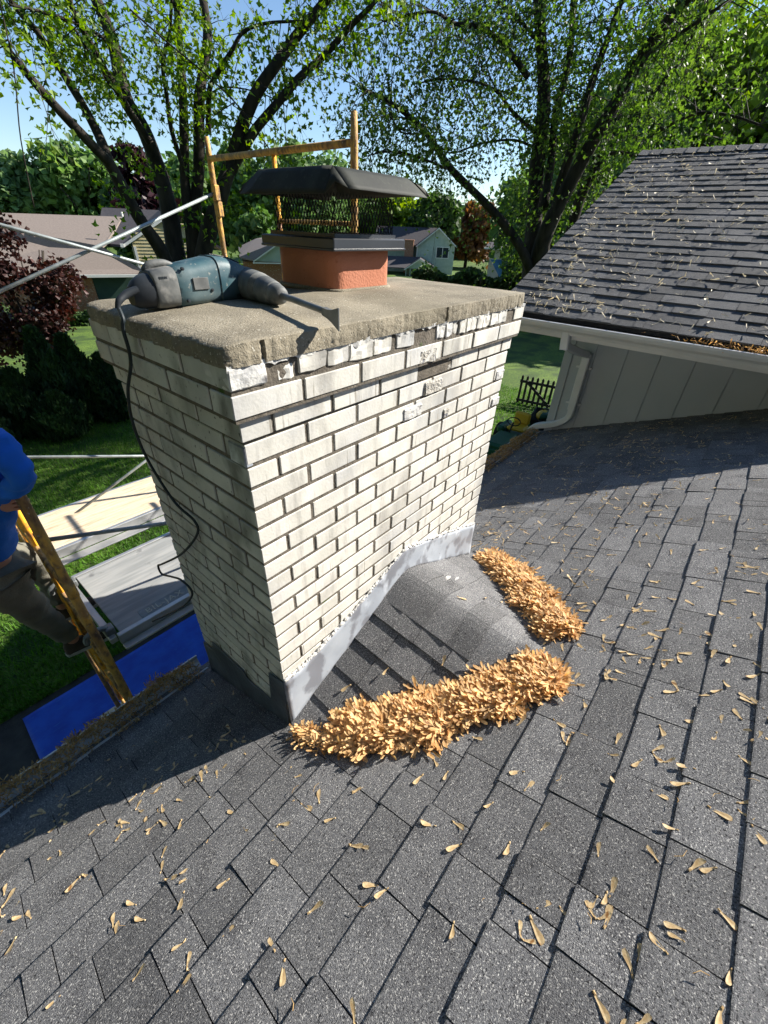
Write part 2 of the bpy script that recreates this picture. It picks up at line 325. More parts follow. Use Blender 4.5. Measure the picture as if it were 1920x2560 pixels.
# ---- wing walls
wall=MB(); wall.box((4.6,-8.9,GZ),(10.6,.69,-.55)); wall.poly([(4.6,.69,-.55),(10.6,.69,-.55),(7.55,.69,WING(7.55)-.14)],(0,-.1,0))
for i in range(30):
    y=.067-.305*i
    wall.box((4.594,y-.292,GZ),(4.602,y+.006,-.56)) if False else None
wo=P_(wall.build('wall','siding'))
pan=MB(); ys=[.60]+[.067-.305*i+.305 for i in range(0,30)]
ys=[.598]+[.372-.305*i for i in range(0,30)]
for a,b in zip(ys[:-1],ys[1:]): pan.box((4.588,b+.005,-2.2 if b<.6 else -2.2),(4.602,a-.004,-.56),bev=.002)
sub(pan.build('siding_panels','siding'),wo)
cb=MB(); cb.box((4.578,.606,-2.3),(4.60,.70,-.56),bev=.003); P_(cb.build('corner_board','siding'))
so_=MB(); so_.box((3.95,-8.9,-.575),(4.6,YR-.03,-.555)); so_.box((3.93,-8.9,-.56),(3.95,YR-.03,-.43)); P_(so_.build('soffit','white_paint'))
shade_mb=MB(); shade_mb.box((10.62,-8.5,GZ),(17,.2,-1.2)); shade_mb.poly([(10.4,.5,-1.25),(13.8,.5,.5),(17.2,.5,-1.25)],(0,-9.2,0)); P_(shade_mb.build('added_shade_block','siding'))  # unseen block added east of the wing to shade the side yard
# ---- gutters (K profile, open on top)
def gutter(mb,a,b,out,w=.125,h=.10,t=.004):
    """runs a->b, out = outward unit vector"""
    a=np.array(a,float); b=np.array(b,float); out=np.array(out,float); up=np.array((0,0,1.))
    prof=[(0,0),(0,-h),(w*.62,-h),(w*.70,-h*.75),(w*.92,-h*.5),(w,-h*.25),(w,-.002),(w-.012,.003),(w-.012,-.006),(w-t,-.006),(w-t,-h*.25),(w*.92-t,-h*.5),(w*.70-t,-h*.72),(w*.62-t,-h+t),(t,-h+t),(t,0)]
    mb.loft([[p+out*q[0]+up*q[1] for q in prof] for p in (a,b)])
g=MB(); gutter(g,(XL,.745,-1.80),(-.012,.745,-1.80),(0,1,0)); gutter(g,(1.50,.745,-1.80),(4.59,.745,-1.80),(0,1,0)); g1=P_(g.build('gutter','white_paint'))
g=MB(); gutter(g,(3.948,-8.9,-.43),(3.948,YR+.0,-.43),(-1,0,0)); P_(g.build('gutter','white_paint'))
def recttube(pts,w,d,side=(0,1,0)):
    P=[np.array(p,float) for p in pts]; secs=[]
    for i in range(len(P)):
        t=P[min(i+1,len(P)-1)]-P[max(i-1,0)]; t/=np.linalg.norm(t); sd=np.array(side,float); sd-=t*sd.dot(t)
        if np.linalg.norm(sd)<.2: sd=np.array((1,0,0.))-t*t[0]
        sd/=np.linalg.norm(sd); b=np.cross(t,sd); r=.25
        ring=[]
        for sx,sy in ((1,1),(-1,1),(-1,-1),(1,-1)):
            if sx*sy>0: ring+= [P[i]+sd*w/2*sx*(1-r)+b*d/2*sy, P[i]+sd*w/2*sx+b*d/2*sy*(1-r)][::(1 if sx<0 else -1)]
            else: ring+= [P[i]+sd*w/2*sx*(1-r)+b*d/2*sy, P[i]+sd*w/2*sx+b*d/2*sy*(1-r)][::(1 if sx<0 else -1)]
        # sort ring by angle
        c=P[i]; ring=sorted(ring,key=lambda q:math.atan2((q-c).dot(b),(q-c).dot(sd))); secs.append(ring)
    return secs
ds=MB(); pth=smooth_path([(3.90,.50,-.50),(3.90,.49,-.62),(4.0,.47,-.72),(4.40,.44,-.76),(4.53,.44,-.84)],3)
ds.loft(recttube([(3.90,.52,-.50),(3.90,.50,-.66)],.08,.085)); ds.loft(recttube([(3.90,.50,-.63),(4.2,.46,-.72),(4.50,.44,-.80)],.07,.07))
ds.loft(recttube([(4.53,.44,-.79),(4.53,.435,-1.42)],.085,.075)); 
ds.loft(recttube(smooth_path([(4.53,.435,-1.40),(4.53,.435,-1.50),(4.52,.50,-1.585),(4.51,.62,-1.655),(4.50,.76,-1.71),(4.48,.825,-1.77),(4.47,.835,-1.86)],4),.08,.07,(1,0,0)))
dso=P_(ds.build('downspout','white_paint',smooth=False))
for z in (-.95,-1.36): st=MB(); st.box((4.565,.36,z-.012),(4.603,.53,z+.012),bev=.002); sub(st.build('strap','white_paint'),dso)
# ---- main walls under the eave
mw=MB(); mw.box((XL+.4,-9.6,GZ),(4.6,.30,-2.05)); P_(mw.build('wall','siding_beige'))
ms=MB(); ms.box((XL,.28,-2.02),(4.58,.742,-2.0)); ms.box((XL,.72,-2.0),(-.01,.743,-1.80)); ms.box((1.49,.72,-2.0),(4.58,.743,-1.80)); P_(ms.build('soffit','white_paint'))
# ---- cricket (saddle) behind the chimney
def zc(x,y):
    l=-1.49+.5*x+.082*y; r=-1.49+.5*(1.5-x)+.082*y
    k=.045; h=max(0,min(1,.5+.5*(r-l)/k)) if False else None
    d=l-r; return (l+r)/2-math.sqrt(d*d/4+.0004)+.008-.004*0
def crick():
    mb=MB(); r=random.Random(3); ex=.128
    def patch(x0,x1,y0,y1,h0,h1,axis,nx=5,ny=4,skew=0):
        # thickness goes from h0 at first end to h1 at the other along axis
        vs=[]
        for lay in (0,1):
            for j in range(ny+1):
                for i in range(nx+1):
                    x=x0+(x1-x0)*i/nx; y=y0+(y1-y0)*j/ny+skew*(x-x0)
                    t=i/nx if axis=='x' else j/ny
                    e=.5; nx_=-.45 if x<.7 else (.45 if x>.8 else 0); off=(h0+(h1-h0)*t) if lay else -.004
                    vs.append((x+nx_*off,y,zc(x,y)+off*.9))
        n1=(nx+1)*(ny+1); fs=[]
        for j in range(ny):
            for i in range(nx):
                a=j*(nx+1)+i; fs.append((n1+a,n1+a+1,n1+a+nx+2,n1+a+nx+1))
        for i in range(nx):
            fs.append((i,i+1,n1+i+1,n1+i)); a=ny*(nx+1)+i; fs.append((a+1,a,n1+a,n1+a+1))
        for j in range(ny):
            a=j*(nx+1); fs.append((a+nx+1,a,n1+a,n1+a+nx+1)); a+=nx; fs.append((a,a+nx+1,n1+a+nx+1,n1+a))
        mb.add(vs,fs)
    for side in (0,1):
        c=-1
        x=.0
        while x<.62:
            y=-(x+ex+.13) if True else -.9
            y0=-min(.95,x+.22); yy=0-.002
            while yy>y0:
                wd=r.uniform(.13,.26); a=max(yy-wd,y0); hh=.009+ (.004 if r.random()<.5 else 0)
                xs0,xs1=x,min(x+ex+.03,.70)
                j0=r.uniform(-.003,.003)
                if side==0: patch(xs0+j0,xs1,a+.0012,yy-.0012,hh,.001,'x')
                else: patch(1.5-xs1,1.5-xs0-j0,a+.0012,yy-.0012,.001,hh,'x')
                yy-=wd
            x+=ex
    y=-.84
    while y<0:
        y1=min(y+.165,-.002); patch(.585+r.uniform(-.004,.004),.915+r.uniform(-.004,.004),y,y1,.012,.0055,'y',nx=12,ny=3); y+=.118
    return mb
P_(crick().build('cricket','shingle',fix=True))
# gutter debris (decayed seeds)
def debris(n,x0,x1,y0,y1,z,s):
    P=np.stack([rng.uniform(x0,x1,n),rng.uniform(y0,y1,n),np.zeros(n)],1); 
    lump=.018*np.sin(P[:,0]*19)+.012*np.sin(P[:,0]*47+1); P[:,1]+=lump*.9
    c=(P[:,1]-(y0+y1)/2)/((y1-y0)/2); P[:,2]=z+.05*np.clip(1-c*c,0,1)*rng.uniform(.5,1,n)+lump*.6
    return P
SEED_V=[];SEED_F=[]
def seed_template(curve=.12,wid=.15,bend=.25):
    xs=[0,.13,.26,.40,.55,.70,.84,.94,1.0]; lo=[.035,.05,.045,.045,.05,.05,.045,.03,.0]; hi=[.035,.05,.05,.085,.14,.185,.19,.14,.03]
    V=[];F=[]; s=wid/.17
    for x,l,h_ in zip(xs,lo,hi):
        yb=bend*x*x*.5; z=curve*x*x; V+=[(x,yb-l*s,z+.010),(x,yb+(h_-l)*.25*s,z),(x,yb+h_*s,z+.014)]
    for i in range(len(xs)-1): F+=[(3*i,3*i+3,3*i+4,3*i+1),(3*i+1,3*i+4,3*i+5,3*i+2)]
    n=len(V)
    V+=[(-.03,-.05,0),(.15,-.06,0),(.15,.06,0),(-.03,.05,0),(.01,-.02,.075),(.11,-.025,.075),(.11,.025,.075),(.01,.02,.075)]
    F+=[(n+4,n+5,n+6,n+7),(n,n+1,n+5,n+4),(n+1,n+2,n+6,n+5),(n+2,n+3,n+7,n+6),(n+3,n,n+4,n+7)]
    return np.array(V,float),np.array(F)
ST=seed_template()
def pile(name,P,size,mname,tilt=.6,mats_=None): return scatter(name,P,size,ST,flatmats(len(P),tilt) if mats_ is None else mats_,mname,jit=.25)
P=debris(9000,-4.2,-.06,.715,.85,-1.785,.02)
o=pile('gutter_debris',P,.026,'seed_debris',1.1); tag(o,'brown matted maple seeds filling the gutter left of the chimney','debris',None,'stuff')
P=debris(7500,1.52,4.45,.69,.85,-1.785,.02)
o=pile('gutter_debris',P,.022,'seed_debris',1.1); tag(o,'tan matted maple seeds filling the gutter right of the chimney','debris',None,'stuff')
P=debris(260,0,1,0,1,0,0); P=np.stack([3.89+rng.uniform(-.05,.05,260),-.86+rng.normal(0,.22,260),-.43+rng.uniform(0,.035,260)],1)
P2=np.stack([3.89+rng.uniform(-.05,.05,400),rng.uniform(-3,-1.3,400),-.43+rng.uniform(0,.02,400)],1)
o=pile('gutter_debris',np.concatenate([P,P2]),.035,'seed',.8); tag(o,'orange tan maple seeds heaped in the white gutter of the upper roof','debris',None,'stuff')
# ================================================================ CHIMNEY
ch=thing('chimney','white painted brick chimney with concrete crown, clay flue and black cap','chimney',(.73,.35,GZ))
def C_(o): o.parent=ch; o.matrix_parent_inverse=Matrix.Translation(-Vector(ch.location)); return o
H=.0677; W=1.458; D=.705; BL=.198; J=.0118
br=MB(); r=random.Random(11)
def off(k): return .027 if k<=2 else (.007 if k==3 else 0)
def brick(x0,x1,y0,y1,z0,z1,k,front=False):
    j=lambda s=.0012:r.uniform(-s,s)
    e=.0022
    m=0
    n0=len(br.f)
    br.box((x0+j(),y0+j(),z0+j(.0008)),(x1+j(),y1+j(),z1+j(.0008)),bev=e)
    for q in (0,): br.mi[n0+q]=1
for k in range(1,64):
    o=off(k); z1=-(k-1)*H-(.004 if k==1 else 0); z0=-k*H+J
    A=-o; B=W+o; Cc=-o; Dd=D+o
    if k%2==0:
        xs=[A]; n=7; step=(B-A+J)/n
        for i in range(n):
            x0=A+i*step; brick(x0,x0+step-J,Cc,Cc+.092,z0,z1,k); brick(x0,x0+step-J,Dd-.092,Dd,z0,z1,k)
        y=Cc+.102; end=Dd-.102; 
        for X0,X1 in ((A,A+.092),(B-.092,B)):
            y=Cc+.102
            while y<end-.03:
                y2=min(y+BL,end+0.0); brick(X0,X1,y,y2,z0,z1,k); y=y2+J
    else:
        for X0,X1 in ((A,A+.092),(B-.092,B)):
            y=Cc
            for L_ in (BL,BL,BL,9):
                y2=min(y+L_,Dd); 
                if y2-y>.02: brick(X0,X1,y,y2,z0,z1,k)
                y=y2+J
        x=A+.102; n=6; step=(B-A-.204+J)/n
        for i in range(n):
            x0=x+i*step; brick(x0,x0+step-J,Dd-.092,Dd,z0,z1,k)
            if k==1:
                continue
            if k==3 and i==3: continue
            brick(x0,x0+step-J,Cc,Cc+.092,z0,z1,k)
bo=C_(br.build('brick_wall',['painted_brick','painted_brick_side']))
# top course: chipped, over painted pieces of uneven length
tp=MB(); x=-.027; 
for L_,dy,mi,dz in ((.105,-.003,1,.002),(.030,.010,2,-.004),(.055,.004,0,-.002),(.008,.012,2,0),(.10,-.002,0,.004),(.085,0,0,.002),(.10,-.001,0,0),(.09,.001,0,0),(.02,.010,2,0),(.095,.0,0,.002),(.010,.014,2,0),(.10,.010,1,-.002),(.016,.018,2,0),(.055,0,1,.002),(.006,.01,2,0),(.045,-.001,1,0),(.04,.003,0,0),(.05,-.002,0,0),(.08,-.003,0,.002),(.05,-.004,0,0),(.06,0,0,0),(.07,-.002,0,0),(.08,0,0,0)):
    if x+L_>W+.028: L_=W+.028-x
    if L_>.008: tp.box((x,-.027+dy,-H+J+dz),(x+L_-.004,.07,-.004+dz*.3),mi,bev=.003)
    x+=L_
    if x>W+.02: break
# spalled bricks and patches
patches=[]
for (x0,x1,z0,z1,y,mi) in ((.92,1.07,-.192,-.14,-.001,2),(.70,.80,-.128,-.08,-.024,2),(.80,.84,-.13,-.08,-.02,2),(.56,.66,-.19,-.14,-.002,0),(.78,.90,-.262,-.212,-.004,2),(.66,.77,-.33,-.282,-.003,1),(.935,.975,-.395,-.355,-.004,2),(1.38,1.455,-.33,-.285,-.003,1),(1.385,1.46,-.46,-.42,-.003,1)):
    q_=MB(); q_.box((x0,y-.003,z0),(x1,.05,z1),0,bev=.004); patches.append(C_(q_.build('patched_brick',('painted_brick','peeling_paint','spalled')[mi])))
tpo=C_(tp.build('chipped_course',['painted_brick','peeling_paint','spalled']))
for po in [tpo]+patches:
    bmx=bmesh.new(); bmx.from_mesh(po.data); bmesh.ops.subdivide_edges(bmx,edges=bmx.edges,cuts=3,use_grid_fill=True)
    for v in bmx.verts:
        nz=mnoise.noise(v.co*45)*.004+mnoise.noise(v.co*130)*.0012; v.co.y+=nz*(1 if v.co.y<.02 else 0); v.co.z+=nz*.9; v.co.x+=mnoise.noise(v.co*40+Vector((9,9,9)))*.003
    bmx.to_mesh(po.data); bmx.free()
pk=MB(); pk.box((-.0035,.0,-.268),(.02,.072,-.208),0,bev=.004); C_(pk.build('patch','drill_teal' if False else 'flashing'))
# mortar core
mo=MB(); mo.box((.0032,.0032,GZ),(W-.0032,D-.0032,-.19)); mo.box((-.023,-.023,-.134),(W+.023,D+.023,-.006)); mo.box((-.0035,-.0035,-.192),(W+.0035,D+.0035,-.130))
C_(mo.build('mortar','mortar'))
# ragged paint lip under the crown
lip=MB(); n=190; rr=random.Random(2); top=[];bot=[];zz=-.004
for i in range(n+1):
    x=-.028+(W+.056)*i/n; zz=.002+.006*mnoise.noise(Vector((x*14,3,0)))+rr.uniform(-.002,.002); zb=zz-.008-.012*abs(mnoise.noise(Vector((x*25,9,0))))-rr.uniform(0,.004)
    y=-.0295+.003*mnoise.noise(Vector((x*40,1,5)))
    top.append((x,y-.001,zz)); bot.append((x,y+.0005,zb))
vs=top+bot+[(a,b+.012,c) for a,b,c in top]; N1=n+1
lip.add(vs,[(i,i+1,N1+i+1,N1+i) for i in range(n)]+[(i+1,i,2*N1+i,2*N1+i+1) for i in range(n)]); C_(lip.build('paint_lip','peeling_paint'))
# concrete crown
def crown():
    nx,ny=300,150; x0,x1,y0,y1=-.030,W+.008,-.032,D+.006
    V=np.zeros((ny+1,nx+1,3))
    for j in range(ny+1):
        for i in range(nx+1):
            x=x0+(x1-x0)*i/nx; y=y0+(y1-y0)*j/ny
            d=min(x-x0,x1-x,y-y0,y1-y); fx=abs(2*i/nx-1)**12; fy=abs(2*j/ny-1)**12
            ex=.006*mnoise.noise(Vector((y*14,2,0)))+.003*mnoise.noise(Vector((y*55,7,0))); ey=.004*mnoise.noise(Vector((x*11,8,0)))+.0025*mnoise.noise(Vector((x*60,4,0)))
            if x<.3: ex*=2.2
            # slightly rounded corners
            xx=x+ex*fx*(1); yy=y+ey*fy
            cx=min(x-x0,x1-x); cy=min(y-y0,y1-y)
            if cx<.03 and cy<.03:
                q=math.hypot(.03-cx,.03-cy)
                if q>.03: s_=(q-.03); xx+= s_*.45*(1 if x<.7 else -1); yy+=s_*.45*(1 if y<.3 else -1)
            z=.048+.016*min(1,max(0,(d-.03)/.25))-.003*max(0,1-d/.010)**2-(.010 if x<.4 else .003)*max(0,1-(x-x0)/.06)**2
            z+=.0010*mnoise.noise(Vector((x*9,y*9,1)))+.0003*mnoise.noise(Vector((x*45,y*45,2)))
            V[j,i]=(xx,yy,z)
    vs=V.reshape(-1,3).tolist(); idx=lambda j,i:j*(nx+1)+i
    fs=[(idx(j,i),idx(j,i+1),idx(j+1,i+1),idx(j+1,i)) for j in range(ny) for i in range(nx)]
    per=[idx(0,i) for i in range(nx)]+[idx(j,nx) for j in range(ny)]+[idx(ny,i) for i in range(nx,0,-1)]+[idx(j,0) for j in range(ny,0,-1)]
    prev=per; L=8
    for l in range(1,L+1):
        cur=[]
        for c,pi in enumerate(per):
            p=Vector(vs[pi]); t=l/L; z=p.z*(1-t)+(-.0045)*t
            cxy=Vector((.73,.35,0)); dirn=Vector((0,-1,0)) if pi<nx+1 else (Vector((p.x-.73,p.y-.35,0)).normalized())
            a=.0022*mnoise.noise(Vector((p.x*50,p.y*50,z*110)))+.0016*mnoise.noise(Vector((p.x*160,p.y*160,z*240)))+.002*math.sin(t*3.1)
            if abs(p.x-.068)<.005 and p.y<0: a-=.012*(1-abs(p.x-.068)/.005)
            if abs(p.x-.83)<.004 and p.y<0: a-=.006
            cur.append(len(vs)); vs.append((p.x+dirn.x*a,p.y+dirn.y*a,z))
        m=len(per); fs+=[(prev[c],cur[c],cur[(c+1)%m],prev[(c+1)%m]) for c in range(m)]; prev=cur
    me=bpy.data.meshes.new('crown'); me.from_pydata(vs,[],fs); me.update()
    bm=bmesh.new(); bm.from_mesh(me); bmesh.ops.recalc_face_normals(bm,faces=bm.faces); bm.to_mesh(me); bm.free()
    return sharp(link('crown',me,'concrete',smooth=True),32)
C_(crown())
# flue tile
def rrect(x0,x1,y0,y1,r,z,n=6):
    out=[]
    for cx,cy,a0 in ((x1-r,y1-r,0),(x0+r,y1-r,90),(x0+r,y0+r,180),(x1-r,y0+r,270)):
        for i in range(n+1):
            a=math.radians(a0+90*i/n); out.append((cx+r*math.cos(a),cy+r*math.sin(a),z))
    return out
fl=MB(); fx0,fx1,fy0,fy1=.650,.972,.332,.650
fl.loft([rrect(fx0,fx1,fy0,fy1,.05,z) for z in (.045,.10,.15,.215)]+[rrect(fx0+.02,fx1-.02,fy0+.02,fy1-.02,.035,z) for z in (.215,-.3)],caps=False)
C_(fl.build('flue_tile','clay_tile',smooth=True))
mr=MB(); pts=rrect(fx0-.004,fx1+.004,fy0-.004,fy1+.004,.05,.0); mr.tube([(a,b,.064+.002*mnoise.noise(Vector((a*30,b*30,0)))) for a,b,c in pts]+[(pts[0][0],pts[0][1],.064)],.009,6); C_(mr.build('mortar_fillet','concrete',smooth=True))
# cap
capo=C_(link('chimney_cap',bpy.data.meshes.new('cap'),None))
pn=MB(); a=(.607,.985,.285,.668)
pn.loft([rrect(*a,.004,.190,2),rrect(a[0]-.003,a[1]+.003,a[2]-.003,a[3]+.003,.004,.1925,2),rrect(a[0]-.003,a[1]+.003,a[2]-.003,a[3]+.003,.004,.196,2),rrect(*a,.004,.1985,2),rrect(*a,.004,.223,2),rrect(a[0]+.004,a[1]-.004,a[2]+.004,a[3]-.004,.004,.2265,2),rrect(.66,.95,.34,.63,.01,.228,2),rrect(.662,.948,.342,.628,.01,.200,2)],caps=False)
pn.box((.645,.318,.226),(.965,.334,.2385)); pn.box((.645,.334,.226),(.660,.66,.2385)); pn.box((.95,.334,.226),(.965,.66,.2385))
me=pn.mesh(); bm=bmesh.new(); bm.from_mesh(me); bmesh.ops.recalc_face_normals(bm,faces=bm.faces); bm.to_mesh(capo.data); bm.free(); capo.data.materials.append(MAT['black_metal'])
mesh_=MB()
def strand(p0,p1,q0,q1,n,cells):
    """expanded metal between corner p0->p1 (bottom) ; height from z0 to z1"""
    z0,z1=.232,.348
    p0=np.array(p0);p1=np.array(p1); L_=np.linalg.norm(p1-p0); k=int(L_/.0150); d=(p1-p0)/k; hz=(z1-z0)/cells/2
    for i in range(k+1):
        for sg in (1,-1):
            pts=[]
            for c in range(cells*2+1):
                off_=.5*(c%2)*sg; 
                pts.append((*(p0+d*(i+off_)),z0+hz*c))
            lim=[(min(max(a[0],min(p0[0],p1[0])),max(p0[0],p1[0])),min(max(a[1],min(p0[1],p1[1])),max(p0[1],p1[1])),a[2]) for a in pts]
            mesh_.tube(lim,.00135,3,caps=False)
mx0,mx1,my0,my1=.655,.957,.328,.640
strand((mx0,my0),(mx1,my0),0,0,0,3); strand((mx0,my0),(mx0,my1),0,0,0,3); strand((mx1,my0),(mx1,my1),0,0,0,3); strand((mx0,my1),(mx1,my1),0,0,0,3)
sub(mesh_.build('mesh_screen','mesh_wire',fix=False),capo)
lid=MB(); z1=.404; zb=.349
T=[(.583,.255),(.937,.255),(.937,.605),(.583,.605)]
def pt(x,y,z): return (x,y,z)
# domed top plate grid
n=12; vs=[(.583+.354*i/n,.255+.35*j/n,z1+.004*math.sin(math.pi*i/n)*math.sin(math.pi*j/n)+.001*math.sin(math.pi*i/n)) for j in range(n+1) for i in range(n+1)]
lid.add(vs,[(j*(n+1)+i,j*(n+1)+i+1,(j+1)*(n+1)+i+1,(j+1)*(n+1)+i) for j in range(n) for i in range(n)])
def skirt(a,b,oa,ob,za,zb_):
    # curved skirt from plate edge a-b outwards to oa-ob
    m=8; k=5; vs=[]
    for j in range(k+1):
        t=j/k; f=t
        for i in range(m+1):
            s=i/m; top=np.array([a[0]+(b[0]-a[0])*s,a[1]+(b[1]-a[1])*s]); bo_=np.array([oa[0]+(ob[0]-oa[0])*s,oa[1]+(ob[1]-oa[1])*s])
            p=top+(bo_-top)*f; z=z1+.001*math.sin(math.pi*s)*(1-t)+(za+(zb_-za)*s-z1)*(t**1.12)+.0012*mnoise.noise(Vector((top[0]*14,top[1]*14,t*3))); vs.append((p[0],p[1],z))
    lid.add(vs,[(j*(m+1)+i,(j+1)*(m+1)+i,(j+1)*(m+1)+i+1,j*(m+1)+i+1) for j in range(k) for i in range(m)])
skirt(T[0],T[1],(.585,.197),(.985,.197),.352,.353); skirt(T[3],T[0],(.538,.665),(.538,.245),.338,.336)
skirt(T[1],T[2],(1.0,.20),(1.0,.66),.36,.35); skirt(T[2],T[3],(.98,.69),(.55,.69),.345,.345)
# folded corners
for c,p,q in ((T[0],(.538,.245,.336),(.585,.197,.352)),(T[1],(.985,.197,.353),(1.0,.20,.36)),(T[2],(1.0,.66,.35),(.98,.69,.345)),(T[3],(.55,.69,.345),(.538,.665,.338))):
    mid=((p[0]+q[0])/2*.8+c[0]*.2,(p[1]+q[1])/2*.8+c[1]*.2,(p[2]+q[2])/2+.022)
    lid.add([(c[0],c[1],z1),p,mid,q],[(0,1,2),(0,2,3)])
lo=lid.build('lid','lid_metal',smooth=True,fix=True); sharp(lo,28); sub(lo,capo)
md=lo.modifiers.new('t','SOLIDIFY'); md.thickness=.0025; md.offset=-1
# flashings
def ribbon(top,bot,axis,c,t=.003,jit=.0015):
    mb=MB()
    def dens(L,n=60):
        L=np.array(L,float); xs=np.linspace(L[0,0],L[-1,0],n); return xs,np.interp(xs,L[:,0],L[:,1])
    xs,zt=dens(top); xb,zb_=dens(bot); n=len(xs); vs=[]; m=8
    for j in range(m+1):
        t_=j/m
        for i in range(n):
            x=xs[i]*(1-t_)+xb[i]*t_; z=zt[i]*(1-t_)+zb_[i]*t_+(.003*mnoise.noise(Vector((x*30,z_s,0))) if j==0 else 0)
            o_=c-.0035*mnoise.noise(Vector((x*9,t_*3,c*50)))-.002-(.006*t_*t_)
            vs.append((x,o_,z) if axis=='y' else (o_,x,z))
    mb.add(vs,[(j*n+i,j*n+i+1,(j+1)*n+i+1,(j+1)*n+i) for j in range(m) for i in range(n-1)])
    return mb
z_s=4.
ft=[(-.004,-1.193),(.097,-1.195),(.17,-1.182),(.247,-1.157),(.316,-1.139),(.40,-1.112),(.538,-1.061),(.683,-1.0),(.744,-.985),(.92,-1.035),(1.164,-1.115),(1.458,-1.217)]
fb=[(-.004,-1.505),(.062,-1.455),(.206,-1.388),(.336,-1.32),(.477,-1.25),(.66,-1.160),(.754,-1.125),(.86,-1.165),(1.043,-1.258),(1.30,-1.385),(1.458,-1.46)]
fo=C_(ribbon(ft,fb,'y',-.004).build('flashing','flashing',smooth=True,fix=False)); md=fo.modifiers.new('t','SOLIDIFY'); md.thickness=.002
ck=MB(); xs=np.linspace(0,1.455,200); zz=np.interp(xs,[a for a,b in ft],[b for a,b in ft]); rr=random.Random(4)
ck.tube([(x,-.004+rr.uniform(-.002,.001),z+.003+rr.uniform(-.003,.004)) for x,z in zip(xs,zz)],[.0045+rr.uniform(-.002,.005) for _ in xs],6); C_(ck.build('caulk_bead','caulk',smooth=True))
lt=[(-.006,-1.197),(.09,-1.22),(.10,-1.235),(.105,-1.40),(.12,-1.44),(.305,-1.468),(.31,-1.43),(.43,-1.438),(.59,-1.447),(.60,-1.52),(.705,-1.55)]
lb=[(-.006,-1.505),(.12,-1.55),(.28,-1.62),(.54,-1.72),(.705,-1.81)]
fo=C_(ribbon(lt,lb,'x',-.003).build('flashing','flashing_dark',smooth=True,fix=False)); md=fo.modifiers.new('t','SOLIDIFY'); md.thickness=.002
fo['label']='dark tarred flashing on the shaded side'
# ================================================================ TREES
def limb_mesh(mb,pts,n=10,bumpy=.08):
    P=[p[:3] for p in pts]; Rr=[p[3] for p in pts]; S=smooth_path(P,5); rs=np.interp(np.linspace(0,len(P)-1,len(S)),range(len(P)),Rr)
    rs=[max(.008,q*(1+bumpy*mnoise.noise(Vector(s)*2.3))) for q,s in zip(rs,S)]
    mb.tube(S,rs,n); return S,rs
def grow(limbs,ncl,sig,tmin,leafsize,per,csize,density_up,name,label,cat,leafmat,low=None,extra=None,twig=.007,base=None,droop=.3):
    loc=base; t=thing(name,label,cat,loc)
    inv=Matrix.Translation(-Vector(loc))
    tr=MB(); nodes=[];wts=[]
    for k,pts in limbs.items():
        S,rs=limb_mesh(tr,pts)
        for i,(s,q) in enumerate(zip(S,rs)):
            f=i/len(S)
            if f>tmin or k in('M','N','I','K','E','L2','L3','B1','B3'):
                nodes.append(s); wts.append((.25+f)*max(.15,(s.z-low if low is not None else 1)) if density_up else 1)
    wts=np.array(wts); wts/=wts.sum(); N=np.array([list(s) for s in nodes])
    idx=rng.choice(len(N),ncl,p=wts); A=N[idx]; O=rng.normal(size=(ncl,3))*np.array(sig); Cc=A+O
    Cc[:,2]-=np.abs(rng.normal(0,droop,ncl))*.6
    if extra is not None: 
        A=np.concatenate([A,N[rng.integers(0,len(N),len(extra))]]); 
        # attach to the nearest node
        for i,e in enumerate(extra): A[ncl+i]=N[np.argmin(((N-e)**2).sum(1))]
        Cc=np.concatenate([Cc,extra]); ncl=len(Cc)
    tw=MB()
    for a,c in zip(A,Cc):
        mid=(a+c)/2+np.array((0,0,.12*np.linalg.norm(c-a)))+rng.normal(0,.05,3)
        tw.tube([a,mid,c],[twig*1.6,twig,twig*.4],3,caps=False)
        for q_ in range(3):
            e_=c+rng.normal(0,.17,3); tw.tube([mid*.4+c*.6,e_],[twig*.5,twig*.25],3,caps=False)
    to=tr.build('trunk','bark',t,smooth=True,fix=False); to.matrix_parent_inverse=inv
    bo_=tw.build('twigs','bark',t,fix=False); bo_.matrix_parent_inverse=inv
    # leaves round every twig end and along it
    P=np.repeat(Cc,per,axis=0); A2=np.repeat(A,per,axis=0); f=rng.random(len(P))**2*.7
    P=P*(1-f[:,None])+A2*f[:,None]+rng.normal(size=P.shape)*csize*np.array((1,1,.8)); 
    lo_=scatter('crown',P,leafsize,(LEAF_V,LEAF_F),None,leafmat,t); lo_.matrix_parent_inverse=inv
    return t
